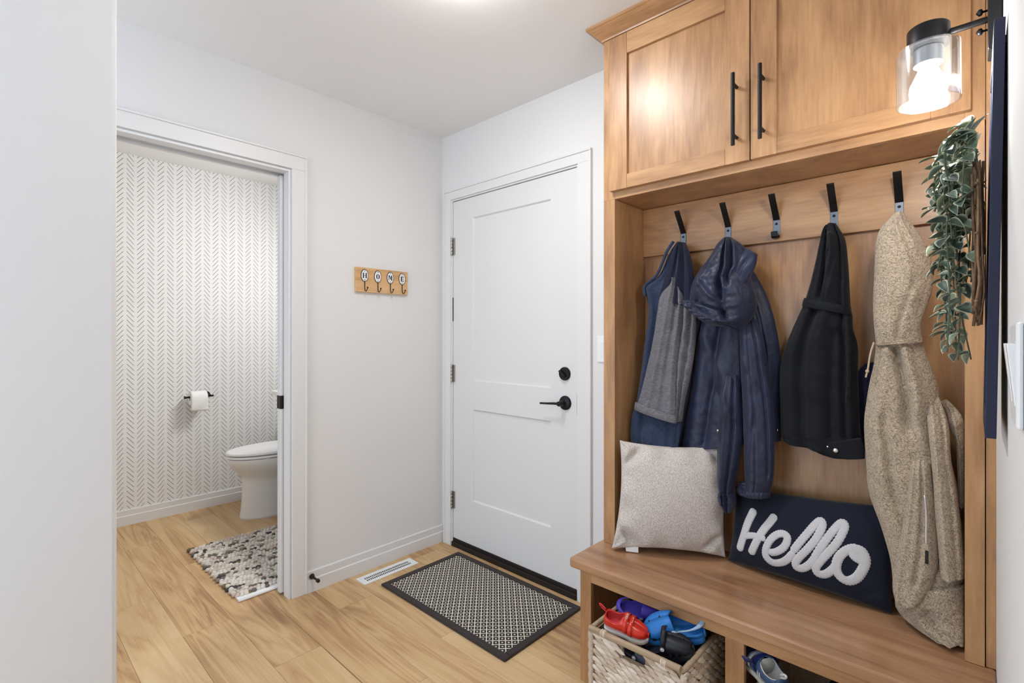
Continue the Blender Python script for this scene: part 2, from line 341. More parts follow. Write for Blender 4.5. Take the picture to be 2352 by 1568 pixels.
# ------------------------------------------------------------------ measured outlines, metres (left xyz, right xyz)
G = {
 'sw_lining': [(1.521, -0.07, 1.603, 1.551, -0.07, 1.599), (1.497, -0.08, 1.565, 1.579, -0.08, 1.544), (1.459, -0.09, 1.483, 1.598, -0.09, 1.463), (1.41, -0.11, 1.44, 1.612, -0.11, 1.4), (1.415, -0.11, 1.399, 1.615, -0.11, 1.344), (1.427, -0.115, 1.334, 1.617, -0.115, 1.28), (1.414, -0.12, 1.231, 1.611, -0.12, 1.2), (1.403, -0.135, 1.094, 1.592, -0.135, 1.088), (1.382, -0.14, 0.955, 1.578, -0.14, 0.975), (1.368, -0.145, 0.903, 1.572, -0.145, 0.902), (1.366, -0.15, 0.843, 1.566, -0.15, 0.846), (1.378, -0.15, 0.791, 1.558, -0.15, 0.814)],
 'sw_yoke': [(1.534, -0.095, 1.603, 1.568, -0.095, 1.596), (1.522, -0.11, 1.563, 1.592, -0.11, 1.547), (1.505, -0.12, 1.497, 1.609, -0.12, 1.48), (1.492, -0.13, 1.439, 1.619, -0.13, 1.414), (1.483, -0.135, 1.402, 1.625, -0.135, 1.358), (1.487, -0.14, 1.381, 1.627, -0.14, 1.342)],
 'sw_front': [(1.54, -0.135, 1.461, 1.552, -0.135, 1.46), (1.528, -0.137, 1.436, 1.567, -0.137, 1.425), (1.491, -0.14, 1.399, 1.581, -0.14, 1.376), (1.479, -0.145, 1.331, 1.579, -0.145, 1.296), (1.462, -0.15, 1.215, 1.568, -0.15, 1.2), (1.437, -0.155, 1.105, 1.562, -0.155, 1.095), (1.417, -0.16, 1.02, 1.564, -0.16, 1.008), (1.401, -0.165, 0.968, 1.566, -0.165, 0.932)],
 'sw_side': [(1.601, -0.12, 1.394, 1.615, -0.12, 1.39), (1.57, -0.125, 1.361, 1.622, -0.125, 1.339), (1.559, -0.125, 1.264, 1.621, -0.125, 1.248), (1.548, -0.13, 1.183, 1.615, -0.13, 1.168), (1.546, -0.135, 1.093, 1.602, -0.135, 1.088), (1.555, -0.14, 1.005, 1.586, -0.14, 1.008), (1.557, -0.145, 0.925, 1.576, -0.145, 0.927)],
 'sw_tail': [(1.388, -0.15, 0.97, 1.558, -0.15, 0.942), (1.376, -0.155, 0.922, 1.56, -0.155, 0.91), (1.374, -0.16, 0.854, 1.558, -0.16, 0.863), (1.386, -0.16, 0.796, 1.554, -0.16, 0.814)],
 'wb_hood': [(1.729, -0.15, 1.586, 1.753, -0.15, 1.584), (1.709, -0.15, 1.567, 1.781, -0.15, 1.562), (1.678, -0.15, 1.517, 1.801, -0.15, 1.539), (1.643, -0.15, 1.474, 1.823, -0.15, 1.487), (1.619, -0.15, 1.429, 1.818, -0.15, 1.444), (1.612, -0.15, 1.382, 1.833, -0.15, 1.385), (1.609, -0.15, 1.35, 1.836, -0.15, 1.341), (1.631, -0.15, 1.317, 1.823, -0.15, 1.305), (1.678, -0.15, 1.285, 1.806, -0.15, 1.283), (1.753, -0.15, 1.271, 1.792, -0.15, 1.267)],
 'wb_band': [(1.813, -0.178, 1.537, 1.847, -0.178, 1.51), (1.794, -0.178, 1.509, 1.843, -0.178, 1.481), (1.773, -0.178, 1.473, 1.831, -0.178, 1.451), (1.757, -0.178, 1.428, 1.81, -0.178, 1.413), (1.748, -0.178, 1.403, 1.791, -0.178, 1.391)],
 'wb_body': [(1.704, -0.075, 1.597, 1.727, -0.075, 1.594), (1.649, -0.075, 1.513, 1.814, -0.075, 1.451), (1.6, -0.075, 1.403, 1.852, -0.075, 1.366), (1.593, -0.075, 1.313, 1.875, -0.075, 1.277), (1.571, -0.075, 1.215, 1.89, -0.075, 1.174), (1.558, -0.075, 1.09, 1.891, -0.075, 1.072), (1.539, -0.075, 0.964, 1.892, -0.075, 0.992), (1.525, -0.075, 0.87, 1.894, -0.075, 0.926), (1.519, -0.075, 0.798, 1.892, -0.075, 0.89)],
 'wb_sleeve_r': [(1.772, -0.1, 1.323, 1.808, -0.1, 1.322), (1.771, -0.12, 1.285, 1.831, -0.12, 1.284), (1.778, -0.135, 1.225, 1.854, -0.135, 1.226), (1.782, -0.135, 1.128, 1.869, -0.135, 1.125), (1.787, -0.135, 1.025, 1.882, -0.135, 1.033), (1.791, -0.135, 0.907, 1.888, -0.135, 0.927), (1.793, -0.135, 0.803, 1.887, -0.135, 0.82), (1.796, -0.135, 0.752, 1.882, -0.135, 0.762), (1.796, -0.135, 0.711, 1.871, -0.135, 0.722)],
 'wb_sleeve_l': [(1.717, -0.09, 1.154, 1.747, -0.09, 1.155), (1.709, -0.105, 1.093, 1.766, -0.105, 1.104), (1.707, -0.125, 1.017, 1.78, -0.125, 1.023), (1.703, -0.125, 0.939, 1.787, -0.125, 0.949), (1.699, -0.125, 0.862, 1.784, -0.125, 0.874), (1.699, -0.125, 0.785, 1.773, -0.125, 0.798), (1.701, -0.125, 0.723, 1.76, -0.125, 0.728), (1.708, -0.125, 0.686, 1.753, -0.125, 0.692)],
 'wb_cuff_l': [(1.706, -0.128, 0.694, 1.757, -0.128, 0.698), (1.702, -0.128, 0.67, 1.763, -0.128, 0.676), (1.709, -0.128, 0.649, 1.761, -0.128, 0.653), (1.729, -0.128, 0.629, 1.751, -0.128, 0.631)],
 'wb_cuff_b': [(1.766, -0.105, 0.732, 1.809, -0.105, 0.741), (1.761, -0.105, 0.716, 1.823, -0.105, 0.707), (1.758, -0.105, 0.696, 1.83, -0.105, 0.697), (1.774, -0.105, 0.688, 1.82, -0.105, 0.689)],
 'bk_hood': [(2.034, -0.105, 1.596, 2.053, -0.105, 1.592), (2.018, -0.105, 1.577, 2.063, -0.105, 1.574), (2.01, -0.105, 1.537, 2.078, -0.105, 1.539), (2.001, -0.105, 1.489, 2.084, -0.105, 1.486), (1.989, -0.105, 1.43, 2.088, -0.105, 1.422), (1.971, -0.105, 1.359, 2.092, -0.105, 1.322)],
 'bk_body': [(1.969, -0.1, 1.357, 2.09, -0.1, 1.322), (1.961, -0.1, 1.335, 2.096, -0.1, 1.306), (1.931, -0.1, 1.263, 2.098, -0.1, 1.264), (1.901, -0.1, 1.174, 2.11, -0.1, 1.207), (1.895, -0.1, 1.094, 2.11, -0.1, 1.107), (1.896, -0.1, 1.008, 2.113, -0.1, 1.019), (1.898, -0.1, 0.917, 2.116, -0.1, 0.941), (1.9, -0.1, 0.919, 2.125, -0.1, 0.934), (1.903, -0.1, 0.895, 2.125, -0.1, 0.874)],
 'bk_tab': [(2.005, -0.14, 0.908, 2.123, -0.14, 0.94), (2.007, -0.14, 0.882, 2.132, -0.14, 0.914), (2.05, -0.14, 0.87, 2.132, -0.14, 0.894), (2.076, -0.14, 0.872, 2.132, -0.14, 0.882)],
 'fl_hood': [(2.208, -0.17, 1.59, 2.224, -0.17, 1.586), (2.187, -0.17, 1.566, 2.241, -0.17, 1.554), (2.17, -0.17, 1.542, 2.258, -0.17, 1.524), (2.162, -0.17, 1.507, 2.273, -0.17, 1.489), (2.16, -0.17, 1.466, 2.283, -0.17, 1.449), (2.158, -0.17, 1.408, 2.287, -0.17, 1.398), (2.156, -0.17, 1.358, 2.284, -0.17, 1.359), (2.156, -0.17, 1.309, 2.272, -0.17, 1.313), (2.159, -0.17, 1.259, 2.262, -0.17, 1.266), (2.163, -0.17, 1.215, 2.266, -0.17, 1.225)],
 'fl_body': [(2.16, -0.15, 1.217, 2.264, -0.15, 1.226), (2.159, -0.15, 1.2, 2.268, -0.15, 1.209), (2.154, -0.15, 1.156, 2.278, -0.15, 1.175), (2.145, -0.15, 1.108, 2.292, -0.15, 1.129), (2.138, -0.15, 1.056, 2.3, -0.15, 1.079), (2.132, -0.15, 0.992, 2.297, -0.15, 1.016), (2.135, -0.15, 0.904, 2.318, -0.15, 0.933), (2.143, -0.15, 0.792, 2.335, -0.15, 0.846), (2.172, -0.15, 0.696, 2.345, -0.15, 0.759), (2.192, -0.15, 0.615, 2.349, -0.15, 0.671), (2.199, -0.15, 0.55, 2.349, -0.15, 0.609), (2.205, -0.15, 0.48, 2.349, -0.15, 0.538)],
 'fl_front': [(2.249, -0.11, 0.953, 2.263, -0.11, 0.955), (2.246, -0.15, 0.922, 2.275, -0.15, 0.926), (2.242, -0.2, 0.888, 2.284, -0.2, 0.891), (2.237, -0.2, 0.828, 2.291, -0.2, 0.839), (2.229, -0.2, 0.762, 2.296, -0.2, 0.778), (2.219, -0.2, 0.685, 2.3, -0.2, 0.708), (2.208, -0.2, 0.617, 2.3, -0.2, 0.646), (2.203, -0.2, 0.56, 2.289, -0.2, 0.589), (2.208, -0.2, 0.524, 2.277, -0.2, 0.554), (2.221, -0.2, 0.508, 2.262, -0.2, 0.53)],
 'fl_sleeve': [(2.274, -0.165, 1.08, 2.298, -0.165, 1.082), (2.275, -0.18, 1.04, 2.312, -0.18, 1.04), (2.278, -0.2, 0.998, 2.321, -0.2, 0.999), (2.285, -0.215, 0.926, 2.325, -0.215, 0.924), (2.29, -0.215, 0.851, 2.334, -0.215, 0.86), (2.293, -0.215, 0.781, 2.341, -0.215, 0.793), (2.298, -0.215, 0.712, 2.346, -0.215, 0.726), (2.302, -0.215, 0.652, 2.35, -0.215, 0.667), (2.305, -0.215, 0.618, 2.35, -0.215, 0.632)],
 'fl_arm': [(2.3, -0.12, 1.064, 2.314, -0.12, 1.07), (2.313, -0.14, 1.035, 2.335, -0.14, 1.047), (2.317, -0.16, 1.015, 2.347, -0.16, 1.023), (2.32, -0.16, 0.998, 2.35, -0.16, 0.984), (2.332, -0.16, 0.959, 2.35, -0.16, 0.931), (2.335, -0.16, 0.893, 2.35, -0.16, 0.882), (2.337, -0.16, 0.831, 2.35, -0.16, 0.825), (2.338, -0.16, 0.793, 2.35, -0.16, 0.796)],
 'nv_hidden': [(2.118, -0.04, 1.157, 2.153, -0.04, 1.164), (2.099, -0.04, 1.122, 2.157, -0.04, 1.133), (2.101, -0.04, 1.022, 2.161, -0.04, 1.028), (2.109, -0.04, 0.937, 2.169, -0.04, 0.945), (2.119, -0.04, 0.883, 2.164, -0.04, 0.89), (2.122, -0.04, 0.815, 2.172, -0.04, 0.824)],
}
HELLO = {'H1': [(0.18, 0.788), (0.158, 0.689), (0.134, 0.567), (0.116, 0.425), (0.1, 0.306), (0.089, 0.185)], 'H2': [(0.333, 0.79), (0.302, 0.683), (0.263, 0.566), (0.229, 0.441), (0.201, 0.307), (0.181, 0.194)], 'Hb': [(0.089, 0.362), (0.131, 0.411), (0.188, 0.448), (0.246, 0.454), (0.282, 0.456)], 'e': [(0.308, 0.292), (0.363, 0.334), (0.413, 0.43), (0.429, 0.537), (0.406, 0.581), (0.364, 0.559), (0.318, 0.467), (0.289, 0.334), (0.294, 0.231), (0.338, 0.179), (0.396, 0.214), (0.44, 0.289), (0.477, 0.399)], 'l1': [(0.464, 0.381), (0.505, 0.522), (0.551, 0.669), (0.588, 0.789), (0.614, 0.846), (0.631, 0.794), (0.607, 0.637), (0.561, 0.484), (0.514, 0.357), (0.489, 0.269), (0.498, 0.212), (0.536, 0.227), (0.578, 0.306), (0.617, 0.428)], 'l2': [(0.596, 0.357), (0.638, 0.543), (0.682, 0.717), (0.716, 0.835), (0.738, 0.879), (0.755, 0.827), (0.73, 0.662), (0.683, 0.506), (0.639, 0.378), (0.613, 0.284), (0.624, 0.219), (0.664, 0.231), (0.708, 0.316), (0.745, 0.435)], 'o': [(0.852, 0.579), (0.824, 0.624), (0.781, 0.58), (0.743, 0.482), (0.729, 0.358), (0.747, 0.264), (0.789, 0.233), (0.836, 0.292), (0.867, 0.395), (0.883, 0.507), (0.865, 0.6), (0.833, 0.619), (0.815, 0.581), (0.829, 0.532), (0.863, 0.505), (0.901, 0.481)]}

# ================================================================== THE SETTING
H = 2.44
flo = struct(thing('floor', (0,0,0)))
box1('sub_floor', 'sub_floor', flo, -1.85, 3.4, -3.2, .12, -.06, -.0045)
random.seed(4)
ends = {-3: .2, -2: -.75, -1: -.472, 0: -.024, 1: .449, 2: .91, 3: .257, 4: -.45, 5: .70, 6: .08, 7: .5}
for k in range(-10, 8):
    y0, y1 = -1.345 + .18*k, -1.345 + .18*(k+1)
    y0 = max(y0, -3.0); y1 = min(y1, -.002)
    if y1 - y0 < .01: continue
    e = ends.get(k, random.uniform(-.6, .6)); xs = [e + 1.21*j for j in range(-4, 5)]
    for a in xs:
        x0, x1 = max(a, -1.72), min(a + 1.21, 3.2)
        if x1 - x0 < .02: continue
        cx, cy = (x0+x1)/2, (y0+y1)/2
        pl = MB().box(x0-cx+.0005, x1-cx-.0005, y0-cy+.0005, y1-cy-.0005, -.004, 0).build('plank', 'floor_plank', flo, local=True)
        pl.location = (cx, cy, 0)
ce = struct(box1('ceiling', 'ceiling_paint', None, -1.85, 2.55, -2.6, .12, H, H+.06))

# left wall with the pocket-door opening (hollow where the door slides in)
wl = struct(MB().box(-.052, 0, -.917, 0, 0, H).box(-.12, -.106, -.917, 0, 0, H)
            .box(-.052, 0, -1.72, -.917, 2.028, H).box(-.12, -.106, -1.72, -.917, 2.028, H).box(-.106, -.052, -1.72, 0, 2.07, H)
            .box(-.12, 0, -3.0, -1.72, 0, H).build('wall_left', 'wall_paint'))
# back wall with the exterior door opening
wb = struct(MB().box(-.12, .088, 0, .12, 0, H).box(1.012, 2.52, 0, .12, 0, H).box(.088, 1.012, 0, .12, 2.048, H).build('wall_back', 'wall_paint'))
wr = struct(box1('wall_right', 'wall_paint', None, 2.407, 2.52, -2.7, 0, 0, H))
wh = struct(box1('wall_hall', 'wall_paint', None, .83, .95, -2.25, -1.706, 0, H, bevel=.010))
we = struct(box1('hall_light_blocker', 'wall_paint', None, 1.75, 2.52, -2.7, -2.6, 0, H))  # unseen wall added to keep daylight off the near hall wall
wf = struct(box1('wall_bathroom', 'wallpaper', None, -1.83, -1.715, -2.0, .0, 0, H))
wg = struct(box1('wall_bathroom_end', 'wall_paint', None, -1.715, -.12, -.08, 0, 0, H))
wk = struct(box1('wall_bathroom_near', 'wall_paint', None, -1.715, -.12, -2.1, -2.0, 0, H))

def baseboard(name, axis, face, a, b, sgn):
    """two-step board on a wall plane; axis is the running axis"""
    m = MB(); lo, hi = .016*sgn, .010*sgn
    prof = [(face, 0), (face+lo, 0), (face+lo, .060), (face+hi, .064), (face+hi, .097), (face+hi*.6, .100), (face, .100)]
    if axis == 1: m.prism(prof, 1, a, b)
    else: m.prism(prof, 0, a, b)
    o = m.build(name, 'trim_paint'); return struct(o)
baseboard('baseboard_left', 1, 0, -.842, 0, 1)
baseboard('baseboard_back', 0, 0, 1.086, 1.306, -1)
baseboard('baseboard_bathroom', 1, -1.715, -2.0, -.08, 1)
baseboard('baseboard_right', 1, 2.407, -2.6, -.46, -1)

# casing round the bathroom opening
t1 = struct(thing('trim_1', (0, -1.3, 0)))
def casing_v(parent, wall, a, b, z1, axis, sgn, outer, zh=None):
    """leg from a (inner) to b (outer)"""
    lo, hi = min(a, b), max(a, b); bb = .010
    o_lo, o_hi = (hi-bb, hi) if outer > 0 else (lo, lo+bb)
    i_lo, i_hi = (lo, hi-bb) if outer > 0 else (lo+bb, hi)
    t, tb = .013*sgn, .018*sgn
    def bx(m, p0, p1, d, zt=None):
        zt = zt or z1; q0, q1 = sorted((wall, wall+d))
        return m.box(q0, q1, p0, p1, 0, zt) if axis == 1 else m.box(p0, p1, q0, q1, 0, zt)
    bx(MB(), i_lo, i_hi, t, zh).build('casing_leg', 'trim_paint', parent, .0015)
    bx(MB(), o_lo, o_hi, tb).build('back_band', 'trim_paint', parent, .0025)
def casing_h(parent, wall, a, b, z0, z1, axis, sgn):
    bb = .010; t, tb = .013*sgn, .018*sgn
    def bx(m, p0, p1, d, za, zb):
        q0, q1 = sorted((wall, wall+d))
        return m.box(q0, q1, p0, p1, za, zb) if axis == 1 else m.box(p0, p1, q0, q1, za, zb)
    bx(MB(), a+bb, b-bb, t, z0, z1-bb).build('casing_head', 'trim_paint', parent, .0015)
    bx(MB(), a, b, tb, z1-bb, z1).build('back_band', 'trim_paint', parent, .0025)
casing_v(t1, 0, -.912, -.840, 2.105-.010, 1, 1, 1, 2.033)
casing_v(t1, 0, -1.725, -1.797, 2.105-.010, 1, 1, -1, 2.033)
casing_h(t1, 0, -1.797, -.840, 2.033, 2.105, 1, 1)
# jamb boards: split on both sides of the sliding door
MB().box(-.052, .004, -.925, -.917, 0, 2.028).box(-.124, -.106, -.925, -.917, 0, 2.028).build('jamb_board', 'trim_paint', t1, .001)
MB().box(-.052, .004, -1.72, -.925, 2.018, 2.028).box(-.124, -.106, -1.72, -.925, 2.018, 2.028).build('head_jamb', 'trim_paint', t1, .001)
MB().box(-.124, .004, -1.728, -1.72, 0, 2.028).build('jamb_board', 'trim_paint', t1, .001)

# casing round the exterior door
t2 = struct(thing('trim_2', (.55, 0, 0)))
casing_v(t2, 0, .092, .030, 2.105-.010, 0, -1, -1, 2.048)
casing_v(t2, 0, 1.010, 1.086, 2.105-.010, 0, -1, 1, 2.048)
casing_h(t2, 0, .030, 1.086, 2.048, 2.105, 0, -1)
MB().box(.088, .099, -.004, .12, 0, 2.048).build('jamb_board', 'trim_paint', t2, .001)
MB().box(1.0012, 1.012, -.004, .12, 0, 2.048).build('jamb_board', 'trim_paint', t2, .001)
MB().box(.099, 1.0012, -.004, .12, 2.0395, 2.048).build('head_jamb', 'trim_paint', t2, .001)
MB().box(.092, 1.008, .046, .12, 0, 2.045).build('weather_stop', 'dark_gap', t2)
MB().box(.099, 1.0012, -.012, .046, 0, .028).build('threshold', 'brown_rubber', t2, .003)

# exterior door
d1 = struct(thing('door_1', (.55, .005, 0)))
X0, X1, Z0, Z1 = .1015, .9985, .047, 2.036
yF = .003
P1 = (.270, .838, .985, 1.919); P2 = (.270, .838, .297, .823)
fr_ = MB()
fr_.box(X0, P1[0], yF, .045, Z0, Z1).box(P1[1], X1, yF, .045, Z0, Z1)
fr_.box(P1[0], P1[1], yF, .045, Z0, P2[2]).box(P1[0], P1[1], yF, .045, P2[3], P1[2]).box(P1[0], P1[1], yF, .045, P1[3], Z1)
fr_.build('door_frame', 'door_paint', d1)
for (a, b_, c, d) in (P1, P2):
    r = .007; m = MB()
    m.add([(a,yF,c),(b_,yF,c),(b_,yF,d),(a,yF,d),(a+r,yF+.009,c+r),(b_-r,yF+.009,c+r),(b_-r,yF+.009,d-r),(a+r,yF+.009,d-r)],
          [(4,5,6,7),(0,1,5,4),(1,2,6,5),(2,3,7,6),(3,0,4,7)])
    m.build('door_panel', 'door_paint', d1)
MB().box(X0, X1, -.001, .044, .028, Z0).build('door_sweep', 'brown_rubber', d1, .002)
for zc in (1.772, 1.021, .272):
    h = MB().box(.088, .118, -.0035, .003, zc-.050, zc+.050).build('hinge', 'nickel', d1, .001)
    for j in range(5):
        z0 = zc-.051+j*.0205
        MB().lathe([(.0060, 0), (.0066, .001), (.0066, .0185), (.0060, .0195)], (.0995, -.0095, z0), 2, 12).build('hinge_knuckle', 'nickel', h, smooth=True, angle=40)
    MB().lathe([(.0035, -.003), (.0045, -.001), (.0045, .0), (.001, .002)], (.0995, -.0095, zc+.052), 2, 10).build('hinge_pin', 'nickel', h, smooth=True)
MB().box(.099, .1022, -.0012, .003, 1.33, 1.47).build('dark_strip', 'dark_gap', d1)  # short dark strip along the hinge-side joint
db = MB().lathe([(.0325, 0), (.0325, .006), (.029, .011), (.020, .012), (.0, .012)], (.927, yF-.0, 1.061), 1, 32)
db = MB(); db.lathe([(.0325, 0), (.0325, -.006), (.029, -.012), (.019, -.013), (.001, -.013)], (.927, yF, 1.061), 1, 32)
dbo = db.build('deadbolt', 'black_metal', d1, smooth=True, angle=35)
tt = MB(); ca, sa = math.cos(R(38)), math.sin(R(38))
for (u0, u1, w0, w1, ya, yb) in ((-.021, .021, -.0052, .0052, -.013, -.028),):
    pts = [(u0,w0),(u1,w0),(u1,w1),(u0,w1)]
    vs_ = [(.925+u*ca-w_*sa, yF+y_, 1.063-u*sa-w_*ca) for y_ in (ya, yb) for (u, w_) in pts]
    tt.add(vs_, [(0,1,2,3),(7,6,5,4),(0,4,5,1),(1,5,6,2),(2,6,7,3),(3,7,4,0)])
tt.build('thumb_turn', 'black_metal', dbo, .002)
lv = MB().lathe([(.0345, 0), (.0345, -.005), (.031, -.010), (.018, -.013), (.0135, -.016), (.0125, -.050), (.0115, -.056), (.001, -.057)], (.929, yF, .921), 1, 32).build('lever_handle', 'black_metal', d1, smooth=True, angle=35)
MB().tube([(.922, yF-.048, .921), (.895, yF-.050, .920), (.86, yF-.050, .917), (.812, yF-.049, .914)], [.0065, .0058, .0052, .0050], 10).build('lever', 'black_metal', lv, smooth=True)
MB().lathe([(.0045, 0), (.0045, -.003), (.001, -.004)], (.929, yF-.056, .921), 1, 12).build('lock_button', 'black_metal', lv, smooth=True)
MB().box(.9986, 1.0005, -.001, .004, .87, .97).build('latch_plate', 'bronze', d1)

# sliding bathroom door, mostly in its pocket
d2 = struct(thing('door_2', (-.078, -.56, 0)))
MB().box(-.095, -.060, -.938, -.178, .012, 2.012).build('door_slab', 'door_paint', d2, .002)
pu = MB().box(-.0968, -.0582, -.9395, -.903, .893, .957).build('edge_pull', 'bronze', d2, .002)
MB().box(-.0575, -.0565, -.926, -.914, .905, .945).build('recess_shade', 'dark_gap', pu, .002)  # dark patch stands in for the shade in the finger recess
for zz in (.900, .950):
    MB().lathe([(.0028, 0), (.0028, .0012), (.001, .0016)], (-.0582, -.920, zz), 0, 10).build('screw', 'nickel', pu, smooth=True)

# ================================================================== LAMPS
LX, LY = 1.2, -.90
cl = thing('ceiling_light', (LX, LY, 2.44), 'round white flush ceiling lamp above the middle of the floor', 'ceiling lamp')
MB().lathe([(.128, 0), (.128, -.010), (.122, -.013), (.001, -.013)], (LX, LY, 2.44), 2, 40).build('lamp_base', 'white_plastic', cl, smooth=True, angle=40)
MB().lathe([(.116, -.0135), (.116, -.018), (.108, -.028), (.088, -.037), (.055, -.043), (.020, -.045), (.001, -.0455)], (LX, LY, 2.44), 2, 40).build('diffuser', 'lamp_diffuser', cl, smooth=True)
bl = bpy.data.lights.new('vanity_lamp_light', 'AREA'); bl.shape = 'RECTANGLE'; bl.size = .55; bl.size_y = .10; bl.energy = BATH_W; bl.color = (1.0,.985,.965)
blo = bpy.data.objects.new('vanity_lamp_light', bl); COL.objects.link(blo); blo.location = (-.58, -.175, 2.06); blo.rotation_euler = (R(50), 0, R(180)); 
blo.rotation_euler = (Vector((-.35, -1.0, -.75))).to_track_quat('-Z', 'Y').to_euler()
vl = thing('vanity_lamp', (-.58, -.08, 2.08), 'white lamp bar on the bathroom wall above the vanity', 'lamp')
MB().box(-.88, -.28, -.115, -.08, 2.04, 2.12).build('lamp_bar', 'white_plastic', vl, .006)

# sconce on the right wall
sc = thing('wall_sconce', (2.407, -.64, 1.81), 'black wall sconce with clear glass shade and lit bulb beside the cabinet', 'sconce')
sx_, sy_ = 2.302, -.64
MB().box(2.387, 2.407, -.672, -.610, 1.763, 1.90).build('wall_plate', 'black_metal', sc, .003)
for zz in (1.848, 1.812):
    MB().lathe([(.002, 0), (.002, -.006), (.0062, -.008), (.0062, -.012), (.001, -.016)], (2.387, -.641, zz), 0, 14).build('cap_nut', 'black_metal', sc, smooth=True)
MB().tube([(2.388, -.641, 1.831), (2.332, sy_, 1.831)], .0060, 14).build('arm', 'black_metal', sc, smooth=True, angle=40)
MB().lathe([(.0335, 0), (.0335, .036), (.031, .039), (.001, .039)], (sx_, sy_, 1.813), 2, 36).build('cap', 'black_metal', sc, smooth=True, angle=40)
MB().lathe([(.0235, 0), (.0235, -.030), (.020, -.032), (.001, -.030)], (sx_, sy_, 1.809), 2, 28).build('socket', 'steel_hook', sc, smooth=True, angle=40)
sh = MB(); sg = 48
prof = [(.024, .110), (.046, .110), (.0495, .107), (.050, .10), (.050, .0), (.0472, .0), (.0472, .10), (.046, .1065), (.024, .107), (.024, .110)]
vs_ = [(sx_+r*math.cos(2*math.pi*k/sg), sy_+r*math.sin(2*math.pi*k/sg), 1.703+h) for (r, h) in prof for k in range(sg)]
sh.add(vs_, [(i*sg+k, i*sg+(k+1) % sg, (i+1)*sg+(k+1) % sg, (i+1)*sg+k) for i in range(len(prof)-1) for k in range(sg)])
sh.build('glass_shade', 'clear_glass', sc, smooth=True, angle=40)
MB().lathe([(.013, .080), (.0135, .074), (.016, .062), (.022, .048), (.0285, .034), (.0300, .022), (.0275, .010), (.019, .0015), (.006, -.001), (.001, -.001)], (sx_, sy_, 1.706), 2, 28).build('bulb', 'bulb', sc, smooth=True)

# ================================================================== FITTED JOINERY
# ---- upper cabinet
uc = thing('upper_cabinet', (1.85, -.13, 1.768), 'golden brown maple wall cabinet with two tall shaker doors and crown moulding', 'cabinet')
ub = MB().box(1.308, 1.326, -.235, 0, 1.768, 2.42).box(2.370, 2.388, -.235, 0, 1.768, 2.42).box(1.326, 2.370, -.235, 0, 1.768, 1.786).box(1.326, 2.370, -.235, 0, 2.40, 2.42).build('cabinet_box', 'maple_z', uc)
MB().box(1.308, 1.357, -.254, -.235, 1.768, 2.42).build('face_stile', 'maple_z', uc)
MB().box(2.351, 2.388, -.254, -.235, 1.768, 2.42).build('face_stile', 'maple_z', uc)
MB().box(1.357, 2.351, -.254, -.235, 1.768, 1.806).build('face_rail', 'maple_x', uc, .001)
MB().box(1.357, 2.351, -.254, -.235, 2.37, 2.42).build('face_rail', 'maple_x', uc, .001)
cr = MB()
prof = [(.0, 2.388), (-.006, 2.388), (-.008, 2.394), (-.045, 2.428), (-.050, 2.430), (-.050, 2.4395), (0, 2.4395)]
# mitred crown: front run and left return
def crown_pt(d, z, corner):
    return (1.308 + d, -.254 + d, z) if corner else (2.407, -.254 + d, z)
n = len(prof); vs_ = [crown_pt(d, z, True) for d, z in prof] + [crown_pt(d, z, False) for d, z in prof]
cr.add(vs_, [(i, (i+1) % n, (i+1) % n + n, i+n) for i in range(n)] + [tuple(range(n, 2*n))])
cr.build('crown_moulding', 'maple_x', uc)
cr2 = MB(); vs_ = [crown_pt(d, z, True) for d, z in prof] + [(1.308 + d, -.001, z) for d, z in prof]
cr2.add(vs_, [(i, (i+1) % n, (i+1) % n + n, i+n) for i in range(n)] + [tuple(range(n, 2*n))])
cr2.build('crown_return', 'maple_y', uc)
def shaker(x0, x1, hx, knob_left):
    z0, z1, y0, y1 = 1.795, 2.375, -.2745, -.2545; st = .075
    d = MB().box(x0+st-.004, x1-st+.004, y0+.011, y1, z0+.052-.004, z1-.078+.004).build('cabinet_door', 'maple_z', uc)
    MB().box(x0, x0+st, y0, y1, z0, z1).build('door_stile', 'maple_z', d, .0015)
    MB().box(x1-st, x1, y0, y1, z0, z1).build('door_stile', 'maple_z', d, .0015)
    MB().box(x0+st, x1-st, y0, y1, z0, z0+.052).build('door_rail', 'maple_x', d, .0015)
    MB().box(x0+st, x1-st, y0, y1, z1-.078, z1).build('door_rail', 'maple_x', d, .0015)
    h = MB().tube([(hx, -.3105, 1.840), (hx, -.3105, 2.066)], .0060, 14)
    for zz in (1.873, 2.033): h.tube([(hx, -.275, zz), (hx, -.3105, zz)], .0052, 12)
    h.build('bar_handle', 'black_metal', d, smooth=True, angle=40)
shaker(1.3455, 1.8525, 1.815, True)
shaker(1.8560, 2.3625, 1.894, False)
fs_ = MB().box(2.389, 2.407, -.250, -.232, .4395, 2.389).build('filler_strip', 'maple_z', None, .001)
tag(fs_, 'narrow maple filler strip between the cabinet stile and the right wall', 'filler')

# ---- open back between bench and upper cabinet
hu = thing('coat_alcove', (1.85, -.13, .4395), 'maple panelled coat alcove with hook rail between bench and wall cabinet', 'coat rack')
MB().box(1.357, 2.351, -.012, -.0005, .4395, 1.7665).build('back_panel', 'maple_z', hu)
MB().box(1.357, 2.351, -.031, -.012, 1.571, 1.7665).build('hook_rail', 'maple_x', hu, .0015)
MB().box(1.308, 1.326, -.235, -.0005, .4395, 1.7665).box(1.326, 1.357, -.235, -.0005, .4395, 1.7665).build('side_panel', 'maple_z', hu)
MB().box(2.351, 2.388, -.235, -.0005, .4395, 1.7665).build('side_panel', 'maple_z', hu)
MB().box(1.308, 1.357, -.254, -.235, .4395, 1.7675).build('front_stile', 'maple_z', hu)
MB().box(2.351, 2.387, -.254, -.235, .4395, 1.7675).build('front_stile', 'maple_z', hu)

